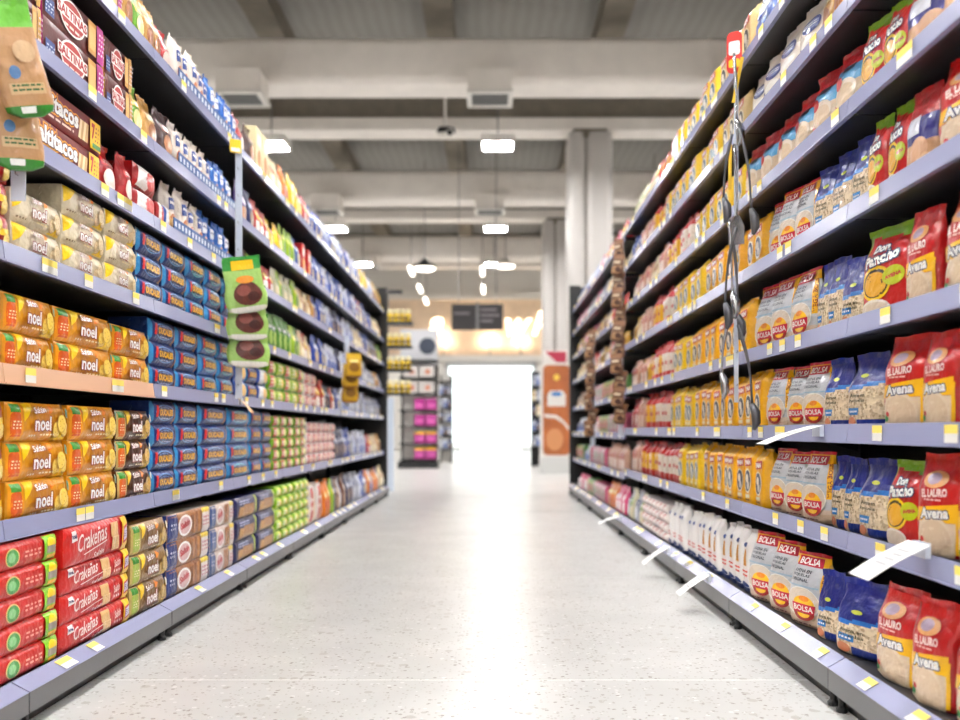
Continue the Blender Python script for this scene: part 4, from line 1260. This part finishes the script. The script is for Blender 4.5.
def sachet_kind(key, look, w, h, base, topc, botc, art, name='hanging_pouch', cat='pouch'):
    def col(u, v):
        if v > 0.78: return lin(topc)
        if v < 0.1: return lin(botc)
        return lin(base)
    k = Bag(w, h, 0.02 if key == 'h_brown' else 0.03, 'film', col, 2.4, 0.5, 0.1, 1.0, 0.5, hash_(key), 0.003, 14, 20, topc, 0.05, 0.3)
    art(k)
    kind(key, name, look, cat, k)
def hash_(s):
    return sum(ord(c) for c in s) % 97
def art_tan(k):
    k.rect(0.2, 0.2, 0.8, 0.3, (210, 180, 140)); k.ell(0.35, 0.4, 0.1, 0.06, (90, 130, 170))
    k.scribble(0.25, 0.22, 0.75, 0.3, 2, (60, 110, 60), 3); k.ell(0.6, 0.58, 0.2, 0.1, (206, 176, 140)); k.rect(0.3, 0.03, 0.55, 0.09, (240, 240, 236))
def art_green(k):
    k.rect(0.25, 0.8, 0.75, 0.97, (250, 206, 30))
    k.ell(0.52, 0.36, 0.3, 0.22, (110, 60, 50)); k.ell(0.44, 0.42, 0.14, 0.1, (150, 90, 80)); k.ell(0.62, 0.3, 0.12, 0.09, (80, 40, 34))
    k.ell(0.5, 0.62, 0.2, 0.07, (236, 160, 60)); k.rect(0.1, 0.02, 0.9, 0.12, (226, 222, 214))
sachet_kind('h_tan', 'tan pouch', 0.1, 0.24, (190, 150, 108), (120, 190, 70), (60, 140, 50), art_tan)
sachet_kind('h_green', 'green pouch', 0.17, 0.23, (170, 206, 120), (60, 160, 70), (220, 220, 200), art_green)
sachet_kind('h_gold', 'gold pouch', 0.13, 0.18, (206, 166, 40), (226, 190, 60), (170, 120, 30), lambda k: (k.ell(0.5, 0.45, 0.28, 0.2, (150, 110, 40)), k.rect(0.25, 0.66, 0.75, 0.76, (250, 236, 160))))
sachet_kind('h_brown', 'brown pouch', 0.085, 0.135, (120, 88, 66), (150, 112, 84), (96, 62, 44), lambda k: (k.quad(((0.1, 0.1), (0.7, 0.12), (0.9, 0.5), (0.2, 0.44)), (170, 136, 104)), k.ell(0.6, 0.3, 0.2, 0.14, (84, 50, 36)), k.rect(0.2, 0.6, 0.7, 0.72, (206, 186, 160))))
def hang(key, x, y, z, rotz, tilt, label, group, roll=0.0):
    kd = KINDS[key]
    o = link(kd.name, kd.body)
    o.rotation_euler = (tilt, roll, rotz)
    o.location = (x, y, z - 0.04)
    for p, me in kd.kids:
        link(p, me, o)
    tag(o, label, kd.cat, group)
strip(-1.112, 2.2, 1.30, 1.75, 0.035, 'narrow clear strip holding tan pouches by the nearest left shelf')
hang('h_tan', -1.035, 2.12, 1.472, 0.7, 0.12, 'tan pouch with green ends hanging at upper left, upper of two', 'hanging tan pouches', -0.28)
hang('h_tan', -1.08, 2.155, 1.362, 0.7, 0.02, 'tan pouch with green ends hanging at upper left, lower of two', 'hanging tan pouches', -0.1)
strip(-1.12, 4.16, 0.9, 2.02, 0.03, 'long clear strip holding green pouches in front of the left shelves')
hang('h_green', -1.035, 4.02, 1.265, 0.6, 0.12, 'green pouch with yellow flash, topmost on the left strip', 'hanging green pouches', -0.2)
hang('h_green', -1.05, 4.07, 1.15, 0.6, 0.06, 'green pouch with dark picture, second on the left strip', 'hanging green pouches', -0.06)
hang('h_green', -1.06, 4.11, 1.035, 0.5, 0.0, 'green pouch with dark picture, lowest on the left strip', 'hanging green pouches')
strip(-1.12, 7.3, 0.95, 1.5, 0.035, 'short clear strip holding gold pouches far along the left shelves')
for q, (z, dx) in enumerate(((1.16, 0.03), (1.08, 0.0), (0.97, -0.01))):
    hang('h_gold', -1.07 + dx, 7.14 + 0.045 * q, z, 0.6, 0.04, 'gold pouch hanging far along the left shelves, %s' % ['topmost', 'middle one', 'lowest'][q], 'hanging gold pouches')
for (yy, z0, z1, n, wd) in ((6.25, 0.72, 2.02, 11, 'nearer'), (7.95, 0.62, 1.6, 8, 'farther')):
    strip(0.875, yy, z0, z1, 0.04, 'long clear strip holding brown pouches on the right, %s one' % wd)
    for q in range(n):
        z = z1 - 0.13 - q * (z1 - z0 - 0.1) / n
        hang('h_brown', 0.845 + (-0.012 if q % 2 else 0.006), yy - 0.05 - 0.03 * (q % 2), z, -0.6 + rnd.uniform(-0.3, 0.2), 0.0, 'brown pouch on the %s right strip, %s from the top' % (wd, ORD[q]), 'hanging brown pouches', rnd.uniform(-0.22, 0.22))

# kitchen utensils on the strip of the right rack
strip(0.892, 3.38, 0.86, 2.16, 0.016, 'clear strip holding kitchen utensils in front of the right shelves')
def utensil(i, x, y, z, ln, bend, head, mat, look):
    t = bpy.data.objects.new('kitchen_utensil', None); C.objects.link(t)
    t.location = (x, y, z - 0.04); t.rotation_euler = (0, 0, -0.6)
    pts = [(bend * math.sin(math.pi * q / 8) * 0.5 + bend * (q / 8) ** 2, 0, -ln * q / 8) for q in range(9)]
    link('handle', MB().tube(pts, [0.005, 0.006, 0.0065, 0.006, 0.005, 0.004, 0.004, 0.004, 0.005], 8).mesh('handle', mat, True), t)
    e = pts[-1]
    m = MB()
    if head == 'spatula':
        m.prism([(e[0] - 0.008, e[2] + 0.005), (e[0] - 0.026, e[2] - 0.035), (e[0] - 0.026, e[2] - 0.1), (e[0] + 0.026, e[2] - 0.1), (e[0] + 0.026, e[2] - 0.035), (e[0] + 0.008, e[2] + 0.005)], 'y', -0.002, 0.002)
    elif head == 'ladle':
        m.lathe([(0.006, -0.075), (0.026, -0.066), (0.036, -0.04), (0.032, -0.015), (0.01, 0.002)], e[0], 0, e[2], 14)
    else:
        m.tube([e, (e[0] + 0.012, 0, e[2] - 0.03), (e[0] + 0.014, 0, e[2] - 0.065), (e[0] + 0.006, 0, e[2] - 0.09)], [0.008, 0.016, 0.015, 0.006], 10)
    link('head', m.mesh('head', mat, head != 'spatula'), t)
    tag(t, look, 'utensil', 'hanging kitchen utensils')
UT = [(0.868, 3.32, 2.10, .24, .01, 'spoon', 'metal', 'steel spoon at the top of the right utensil strip'),
      (0.85, 3.28, 1.80, .22, -.03, 'spoon', 'dkmetal', 'dark curved spoon left of the right utensil strip, upper'),
      (0.86, 3.23, 1.82, .30, .045, 'spoon', 'dkmetal', 'dark long spoon bowing out from the right utensil strip'),
      (0.872, 3.33, 1.78, .26, .01, 'spatula', 'metal', 'steel spatula hanging straight on the upper utensil strip'),
      (0.84, 3.28, 1.50, .26, .012, 'spoon', 'metal', 'steel spoon left of the right utensil strip, middle'),
      (0.85, 3.22, 1.46, .26, -.04, 'spoon', 'dkmetal', 'dark spoon crossing the middle of the utensil strip'),
      (0.866, 3.33, 1.45, .28, .02, 'spoon', 'dkmetal', 'dark straight spoon in the middle of the utensil strip'),
      (0.84, 3.27, 1.16, .2, -.03, 'spoon', 'metal', 'steel spoon leaning left low on the utensil strip'),
      (0.85, 3.2, 1.12, .27, .05, 'spoon', 'dkmetal', 'large dark curved spoon lowest on the utensil strip')]
for i, u in enumerate(UT):
    utensil(i, *u[:6], M[u[6]], u[7])
for q, (z, dx) in enumerate(((1.93, 0.0), (1.62, -0.012), (1.36, 0.012))):
    c = MB().box(-0.006, -0.001, 0, 0.006, 0.001, 0.16, lin((226, 190, 50)), 2)
    o = link('hang_card', c.mesh('hang_card', PACK_MATS)); o.location = (0.87 + dx, 3.335, z - 0.04); o.rotation_euler = (0, 0.2 - 0.2 * q, -0.5)
    tag(o, 'thin yellow hang card on the utensil strip, %s' % ['upper', 'middle', 'lower'][q], 'card', 'yellow hang cards')
tg = MB().prism(rounded(0.055, 0.15, 0.02, 4, 0, 0.075), 'y', -0.001, 0.001, lin((214, 54, 40)), 1)
o = link('shelf_tag', tg.mesh('shelf_tag', PACK_MATS)); o.location = (0.88, 3.36, 2.005); o.rotation_euler = (0, 0, -0.5)
link('tag_panel', MB().prism(rounded(0.04, 0.05, 0.008, 3, 0, 0.09), 'y', -0.0022, -0.0012, lin((246, 240, 236)), 1).mesh('tag_panel', PACK_MATS), o)
link('tag_panel', MB().prism(rounded(0.04, 0.03, 0.008, 3, 0, 0.035), 'y', -0.0022, -0.0012, lin((250, 206, 40)), 1).mesh('tag_panel', PACK_MATS), o)
tag(o, 'rounded red shelf tag above the utensil strip', 'tag')
o = link('shelf_tag', MB().prism(rounded(0.05, 0.06, 0.006, 3, 0, 0.03), 'y', -0.001, 0.001, lin((250, 214, 40)), 1).mesh('shelf_tag', PACK_MATS)); o.location = (-1.13, 4.14, 1.95); o.rotation_euler = (0, 0, 0.5)
link('tag_panel', MB().box(-0.02, -0.002, 0.006, 0.02, -0.0012, 0.022, lin((250, 250, 246)), 1).mesh('tag_panel', PACK_MATS), o)
tag(o, 'small yellow shelf tag on top of the left clip strip', 'tag')

# paper flags standing out of the right rails
def flag(y, xa, za, xt, zt, w, label, yt=None, col=(240, 239, 236)):
    yt = y if yt is None else yt
    za, zt = za - 0.04, zt - 0.04
    m = MB()
    n = 8
    vs = []
    for q in range(n + 1):
        t = q / n
        x = xa + (xt - xa) * t
        z = za + (zt - za) * t + 0.004 * math.sin(math.pi * t)
        yy = y + (yt - y) * t
        vs += [(x, yy - w / 2, z), (x, yy + w / 2, z), (x, yy - w / 2, z - 0.0012), (x, yy + w / 2, z - 0.0012)]
    fs = []
    for q in range(n):
        a, b = 4 * q, 4 * q + 4
        fs += [(a, a + 1, b + 1, b), (a + 2, b + 2, b + 3, a + 3), (a, b, b + 2, a + 2), (a + 1, a + 3, b + 3, b + 1)]
    fs += [(0, 2, 3, 1), (4 * n, 4 * n + 1, 4 * n + 3, 4 * n + 2)]
    m.add(vs, fs, lin(col), 2)
    o = link('price_flag', m.mesh('price_flag', PACK_MATS))
    p = MB()
    for q in (2, 3, 4, 5):
        t0, t1 = q / n, (q + .5) / n
        f = lambda t: (xa + (xt - xa) * t, y + (yt - y) * t, za + (zt - za) * t + 0.004 * math.sin(math.pi * t) + 0.0006)
        a, b = f(t0), f(t1)
        p.add([(a[0], a[1] - w * .35, a[2]), (b[0], b[1] - w * .35, b[2]), (b[0], b[1] + w * (.1 + .06 * (q % 3)), b[2]), (a[0], a[1] + w * (.1 + .06 * (q % 3)), a[2])], [(0, 1, 2, 3)], lin((190, 190, 190)), 2)
    link('flag_print', p.mesh('flag_print', PACK_MATS), o)
    cl = MB().box(min(xa, xa + 0.01), y - w * .3, za - 0.03, max(xa, xa + 0.01) + 0.002, y + w * .3, za + 0.002)
    link('flag_clip', cl.mesh('flag_clip', M['clear']), o)
    tag(o, label, 'price flag', 'white paper price flags')
flag(2.6, 0.908, 0.772, 0.75, 0.722, 0.1, 'white paper price flag on the right sixth rail, at eye level', 2.58)
flag(1.97, 0.905, 0.522, 0.75, 0.462, 0.1, 'white paper price flag nearest the viewer on the right seventh rail', 1.9)
flag(3.7, 0.86, 0.19, 0.745, 0.11, 0.09, 'white paper price flag on the right base rail, nearest of three')
flag(4.55, 0.86, 0.19, 0.745, 0.11, 0.09, 'white paper price flag on the right base rail, middle of three')
flag(6.2, 0.86, 0.19, 0.72, 0.14, 0.1, 'white paper price flag on the right base rail, farthest of three')
flag(4.28, -1.148, 0.905, -1.09, 0.84, 0.06, 'curled orange paper flag on the left fifth rail', None, (232, 190, 140))

# ------------------------------------------------------------------ far end: racks, freezer panel, signs
def rack(name, label, x0, x1, y0, y1, h, shelves, back_col):
    t = bpy.data.objects.new(name, None); C.objects.link(t)
    t.location = ((x0 + x1) / 2, y0, 0)
    w = (x1 - x0) / 2
    d = y1 - y0
    link('back_board', MB().box(-w, d - 0.03, 0.0, w, d, h).mesh('back_board', back_col), t)
    for sx in (-w, w - 0.04):
        link('post', MB().box(sx, 0, 0, sx + 0.04, d - 0.03, 0.06).box(sx, d - 0.07, 0, sx + 0.04, d - 0.03, h).mesh('post', M['black']), t)
    for z in shelves:
        link('shelf', MB().box(-w, 0.0, z - 0.025, w, d - 0.03, z).mesh('shelf', M['black']), t)
    tag(t, label, 'rack')
    return t
# slim side rack on the far end of the left shelves, four shelves of yellow jars
ZJ = [1.16, 1.44, 1.72, 2.0]
t = bpy.data.objects.new('end_rack', None); C.objects.link(t); t.location = (-1.075, 11.0, 0)
tag(t, 'slim black end rack with four jar shelves behind the left shelves', 'rack')
link('post', MB().box(-0.2, 0.2, 0, -0.15, 0.26, 2.36).mesh('post', M['black']), t)
link('top_arm', MB().box(-0.2, 0.2, 2.36, 0.02, 0.26, 2.4).mesh('top_arm', M['black']), t)
link('side_board', MB().box(-0.15, 0.0, 0.0, -0.06, 0.03, 1.1).mesh('side_board', plain('pale_blue_side_board', (196, 206, 220), 0.4)), t)
for z in ZJ:
    link('shelf', MB().box(-0.15, 0.0, z - 0.025, 0.15, 0.24, z - 0.001).mesh('shelf', M['black']), t)
jar = MB()
jar.lathe([(0.028, 0), (0.032, 0.01), (0.032, 0.08), (0.024, 0.1)], 0, 0, 0, 12, lin((226, 196, 60)), 1)
jar_me = jar.mesh('snack_jar', PACK_MATS, True)
jl = MB(); jl.lathe([(0.03, 0.1), (0.03, 0.14), (0.02, 0.15)], 0, 0, 0, 12, lin((238, 228, 190)), 1)
jl_me = jl.mesh('lid', PACK_MATS, True)
jb = MB(); jb.lathe([(0.0326, 0.03), (0.0326, 0.06)], 0, 0, 0, 12, lin((120, 96, 40)), 1)
jb_me = jb.mesh('jar_label', PACK_MATS, True)
for si, z in enumerate(ZJ):
    for q in range(4):
        o = link('snack_jar', jar_me); o.location = (-1.185 + q * 0.072, 11.06, z + 0.0005)
        link('lid', jl_me, o); link('jar_label', jb_me, o)
        tag(o, 'yellow jar on the end rack, %s shelf, %s from the left' % (['lowest', 'second', 'third', 'top'][si], ORD[q]), 'jar', 'yellow jars on the end rack')
# promotional rack with magenta cartons
t = rack('promotion_rack', 'tall grey promotion rack with magenta cartons past the left shelves', -1.72, -1.0, 17.6, 18.1, 2.5, [0.17, 0.47, 0.8, 1.1, 1.42, 1.72, 2.05], M['white'])
link('header_board', MB().box(-0.36, 0.3, 1.95, 0.36, 0.36, 2.65).mesh('header_board', plain('pale_grey_header', (196, 196, 200), 0.5)), t)
em = MB(); em.lathe([(0.16, 0.0), (0.16, 0.012)], 0, 0, 0, 24)
e = link('round_emblem', em.mesh('round_emblem', plain('dark_emblem', (52, 60, 76), 0.5)), t); e.location = (0.16, 0.299, 2.33); e.rotation_euler = (math.pi / 2, 0, 0)
link('base_plinth', MB().box(-0.38, -0.05, 0, 0.38, 0.4, 0.12).mesh('base_plinth', M['black']), t)
mg = MB(); mg.box(-0.1, 0, 0, 0.1, 0.2, 0.21, lin((176, 52, 140)), 1); mg_me = mg.mesh('magenta_carton', PACK_MATS)
bn = MB(); bn.box(-0.1, -0.002, 0.17, 0.1, -0.0005, 0.21, lin((246, 190, 40)), 1); bn_me = bn.mesh('carton_band', PACK_MATS)
pn = MB(); pn.box(-0.07, -0.002, 0.05, 0.07, -0.0005, 0.12, lin((214, 110, 180)), 1); pn_me = pn.mesh('carton_panel', PACK_MATS)
for si, z in enumerate((0.17, 0.47, 0.8, 1.1)):
    for q in range(2):
        o = link('magenta_carton', mg_me); o.location = (-1.33 + q * 0.215, 17.62, z + 0.001)
        if si < 2: link('carton_band', bn_me, o)
        link('carton_panel', pn_me, o)
        tag(o, 'magenta carton on the promotion rack, %s row, %s one' % (['lowest', 'second', 'third', 'top'][si], ['left', 'right'][q]), 'carton', 'magenta cartons on the promotion rack')
gx = MB(); gx.box(-0.13, 0, 0, 0.13, 0.2, 0.2, lin((206, 200, 196)), 1); gx_me = gx.mesh('pale_carton', PACK_MATS)
gy = MB(); gy.lathe([(0.05, 0), (0.05, 0.0015)], 0, 0, 0, 12, lin((200, 130, 100)), 1); gy_me = gy.mesh('carton_spot', PACK_MATS)
for si, z in enumerate((1.42, 1.72)):
    for q in range(2):
        o = link('pale_carton', gx_me); o.location = (-1.5 + q * 0.3, 17.64, z + 0.001)
        c = link('carton_spot', gy_me, o); c.location = (0.02, -0.0005, 0.1); c.rotation_euler = (math.pi / 2, 0, 0)
        tag(o, 'pale grey carton on the promotion rack, %s row, %s one' % (['lower', 'upper'][si], ['left', 'right'][q]), 'carton', 'pale cartons on the promotion rack')
# blurred small display by the door
t = rack('door_display', 'white wire display of small packets left of the doorway', -1.12, -0.84, 20.6, 21.0, 1.95, [0.3, 0.6, 0.9, 1.2, 1.5, 1.8], M['white'])
for si, z in enumerate((0.3, 0.6, 0.9, 1.2, 1.5)):
    for q in range(3):
        kd = KINDS[['g_silver', 'g_bluew', 'g_navy'][(q + si) % 3]]
        o = link(kd.name, kd.joined); o.location = (-1.075 + q * 0.09, 20.62, z + 0.001); o.scale = (0.55, 0.9, 1)
        tag(o, '%s on the door display, %s shelf, %s from the left' % (kd.look, ORD[si], ORD[q]), 'snacks', 'packets on the door display')
# freezer side panel
fz = bpy.data.objects.new('freezer_panel', None); C.objects.link(fz); fz.location = (1.09, 15.3, 0); fz.scale = (1, 1, 0.91)
tag(fz, 'tall rounded ice cream advert panel in orange and white right of the doorway', 'advert panel')
link('panel_frame', MB().prism(rounded(0.52, 1.72, 0.1, 6, 0, 1.15), 'y', 0, 0.08).mesh('panel_frame', M['white']), fz)
link('poster', MB().prism(rounded(0.44, 1.62, 0.08, 6, 0, 1.15), 'y', -0.006, 0.0).mesh('poster', plain('orange_brown_poster', (176, 96, 44), 0.45, 0, 3, 0.0, 0.12)), fz)
link('base', MB().box(-0.26, -0.02, 0, 0.26, 0.5, 0.3).mesh('base', plain('pale_freezer_base', (206, 206, 204), 0.4)), fz)
art = MB(); art.prism([(-0.15, 1.22), (0.15, 1.22), (0.15, 1.42), (0.1, 1.5), (-0.1, 1.5), (-0.15, 1.42)], 'y', -0.01, -0.006)
link('white_tub_print', art.mesh('white_tub_print', M['white']), fz)
el = MB(); el.prism([(0.09 * math.cos(a * math.pi / 10), 1.44 + 0.04 * math.sin(a * math.pi / 10)) for a in range(20)], 'y', -0.013, -0.01)
link('blue_oval_print', el.mesh('blue_oval_print', plain('blue_oval', (50, 120, 190), 0.4)), fz)
sw = MB()
sw.prism([(-0.2, 1.08), (-0.2, 1.02), (-0.02, 1.0), (0.1, 0.92), (0.2, 0.78), (0.2, 0.85), (0.1, 0.98), (0.0, 1.06)], 'y', -0.01, -0.006)
link('white_swoosh_print', sw.mesh('white_swoosh_print', M['white']), fz)
sc_ = MB(); sc_.prism([(0.14 * math.cos(a * math.pi / 10) - 0.03, 0.62 + 0.2 * math.sin(a * math.pi / 10)) for a in range(20)], 'y', -0.01, -0.006)
link('scoop_print', sc_.mesh('scoop_print', plain('caramel_print', (206, 140, 90), 0.4)), fz)
sm = MB(); sm.prism([(0.05 * math.cos(a * math.pi / 8), 1.74 + 0.06 * math.sin(a * math.pi / 8)) for a in range(16)], 'y', -0.01, -0.006)
link('crest_print', sm.mesh('crest_print', plain('yellow_crest', (236, 200, 70), 0.4)), fz)
# carton standing behind the freezer panel
t = bpy.data.objects.new('display_stand', None); C.objects.link(t); t.location = (1.15, 17.0 - 0.85, 0)
tag(t, 'white stand with a red and white header behind the advert panel', 'stand')
link('stand_body', MB().box(-0.22, 0, 0, 0.2, 0.4, 1.75).mesh('stand_body', M['white']), t)
hd = MB().box(-0.22, 0.02, 1.75, 0.2, 0.3, 2.1).mesh('header', M['white']); link('header', hd, t)
link('red_header_print', MB().prism([(-0.2, 2.08), (0.1, 1.8), (0.17, 1.8), (0.17, 2.08)], 'y', 0.01, 0.02).mesh('red_header_print', plain('crimson_print', (176, 34, 66), 0.4)), t)
t = rack('small_rack', 'narrow dark rack of packets beside the advert panel', 0.83, 1.0, 18.5, 18.9, 1.9, [0.4, 0.7, 1.0, 1.3, 1.6], M['black'])
for si, z in enumerate((0.4, 0.7, 1.0, 1.3, 1.6)):
    for q in range(2):
        kd = KINDS[['g_silver', 'g_bluew', 'g_navy', 'g_cream'][(q + si) % 4]]
        o = link(kd.name, kd.joined); o.location = (0.875 + q * 0.08, 18.52, z + 0.001); o.scale = (0.5, 0.9, 1)
        tag(o, '%s on the narrow dark rack, %s shelf, %s one' % (kd.look, ORD[si], ['left', 'right'][q]), 'snacks', 'packets on the narrow rack')

# hanging aisle sign: two boards
sg = bpy.data.objects.new('aisle_sign', None); C.objects.link(sg); sg.location = (-0.27, 20.0, 2.86)
tag(sg, 'charcoal two-board aisle sign hanging before the doorway', 'sign')
for x0, x1, rows in ((-0.55, -0.03, ((0.36, 0.34),)), (0.03, 0.55, ((0.44, 0.34), (0.32, 0.4), (0.2, 0.26)))):
    b = link('board', MB().box(x0, 0, 0, x1, 0.03, 0.56).mesh('board', M['sign']), sg)
    for z, w in rows:
        link('text_line', MB().box(x0 + 0.04, -0.004, z - 0.025, x0 + 0.04 + w, -0.001, z + 0.025).mesh('text_line', M['signgrey']), b)
link('spine', MB().box(-0.03, 0, 0, 0.03, 0.03, 0.6).mesh('spine', M['grille']), sg)
for x in (-0.4, 0.4):
    link('rod', MB().tube([(x, 0.015, 0.56), (x, 0.015, ZS - 2.86)], 0.008, 6).mesh('rod', M['metal']), sg)
# neon letters on the peach panel
ns = bpy.data.objects.new('neon_sign', None); C.objects.link(ns); ns.location = (0, Y1 - 0.1, 0)
tag(ns, 'glowing white script letters on the peach wall panel above the doorway', 'sign')
def neon(body, px, py, size):
    vs, fs = text2d(body, 0.02, 0.3)
    x0 = min(p[0] for p in vs); x1 = max(p[0] for p in vs)
    y0 = min(p[1] for p in vs); y1 = max(p[1] for p in vs)
    kx = size / (y1 - y0)
    X, Z = (px - VPX) * (Y1 - .1) / F, CAM_H + (VPY - py) * (Y1 - .1) / F
    m = MB()
    n = len(vs)
    P2 = [(X + (p[0] - (x0 + x1) / 2) * kx, Z + (p[1] - (y0 + y1) / 2) * kx) for p in vs]
    m.add([(a, 0, b) for a, b in P2] + [(a, 0.05, b) for a, b in P2], fs + [tuple(i + n for i in f[::-1]) for f in fs])
    cnt = {}
    for f in fs:
        for a, b in zip(f, f[1:] + f[:1]):
            cnt[(a, b)] = 1
    sd = [(a, b, b + n, a + n) for (a, b) in cnt if (b, a) not in cnt]
    m.f.extend(sd); m.c.extend([(1, 1, 1, 1)] * len(sd)); m.m.extend([0] * len(sd))
    link('letter', m.mesh('letter', M['glow']), ns)
neon('a', 436, 326, 0.62); neon('w', 519, 327, 0.6); neon('p', 542, 323, 0.85)
link('underline_tube', MB().tube([((415 - VPX) * 33 / F, 0, 4.15), ((432 - VPX) * 33 / F, 0, 4.12)], 0.05, 8).mesh('underline_tube', M['glow']), ns)
# up-lighters on the ledge
for q, px in enumerate((443, 490, 521)):
    X = (px - VPX) * 32.6 / F
    t = bpy.data.objects.new('wall_spotlight', None); C.objects.link(t); t.location = (X, Y1 - 0.35, 3.33)
    tag(t, 'small warm spotlight on the ledge above the doorway, %s of three' % ['leftmost', 'middle', 'rightmost'][q], 'spotlight', 'spotlights on the ledge')
    link('arm', MB().tube([(0, 0, 0), (0, 0, 0.28), (0, 0.08, 0.34)], 0.02, 6).mesh('arm', M['grille']), t)
    link('lamp_head', MB().lathe([(0.03, 0), (0.06, 0.04), (0.06, 0.1)], 0, 0.1, 0.34, 12).mesh('lamp_head', M['grille']), t)
    link('bulb', MB().lathe([(0.02, 0), (0.05, 0.03), (0.05, 0.06), (0.02, 0.09)], 0, 0.1, 0.42, 12).mesh('bulb', M['spot'], True), t)
# slim tube lamps along the far aisle
for q, (X, yy, row) in enumerate(((-2.08, 24.6, 'left'), (-2.08, 27.7, 'left'), (-2.08, 30.3, 'left'), (-0.2, 24.6, 'right'), (-0.2, 27.9, 'right'))):
    t = bpy.data.objects.new('tube_lamp', None); C.objects.link(t); t.location = (X, yy, 4.9)
    tag(t, 'slim glowing tube lamp before the doorway, %s row, %s one' % (row, ['near', 'middle', 'far', 'near', 'far'][q]), 'lamp', 'slim tube lamps')
    link('tube', MB().tube([(0, -0.5, 0), (0, 0.5, 0)], 0.045, 10).mesh('tube', M['track'], True), t)
    link('holder', MB().box(-0.04, -0.6, 0.06, 0.04, 0.6, 0.1).mesh('holder', M['white']), t)
    link('rod', MB().tube([(0, 0, 0.1), (0, 0, ZS - 4.9)], 0.01, 6).mesh('rod', M['metal']), t)
# dark pendant lamp
for X, yy, z, w in ((-1.58, 22.5, 4.6, 'left'), (0.42, 25.6, 5.2, 'right')):
    t = bpy.data.objects.new('pendant_lamp', None); C.objects.link(t); t.location = (X, yy, z)
    tag(t, 'round dark-topped pendant lamp near the doorway, %s one' % w, 'lamp', 'round pendant lamps')
    link('shade', MB().lathe([(0.28, 0.02), (0.24, 0.1), (0.08, 0.2), (0.03, 0.26)], 0, 0, 0, 18).mesh('shade', M['black'] if w == 'left' else M['white'], True), t)
    link('diffuser', MB().lathe([(0.1, -0.04), (0.22, -0.02), (0.26, 0.02)], 0, 0, 0, 18).mesh('diffuser', M['track'], True), t)
    link('rod', MB().tube([(0, 0, 0.26), (0, 0, ZS - z)], 0.01, 6).mesh('rod', M['metal']), t)
# security camera on a drop pole
t = bpy.data.objects.new('security_camera', None); C.objects.link(t); t.location = (-0.72, 15.0, 5.5)
tag(t, 'small white security camera on a drop pole above the aisle', 'camera')
cb = link('camera_body', MB().prism(rounded(0.14, 0.12, 0.03, 3, 0, 0), 'y', -0.16, 0.16).mesh('camera_body', M['white']), t)
cb.rotation_euler = (0.25, 0, 0.5)
link('sunshield', MB().prism([(-0.09, 0.0), (-0.06, 0.085), (0.06, 0.085), (0.09, 0.0), (0.075, 0.0), (0.05, 0.073), (-0.05, 0.073), (-0.075, 0.0)], 'y', -0.2, 0.14).mesh('sunshield', M['black']), cb)
link('lens', MB().prism([(0.045 * math.cos(a * math.pi / 6), 0.045 * math.sin(a * math.pi / 6)) for a in range(12)], 'y', -0.175, -0.16).mesh('lens', M['black']), cb)
link('pole', MB().tube([(0, 0, 0.06), (0, 0, ZS - 0.321 - 5.5)], 0.02, 8).mesh('pole', M['white']), t)
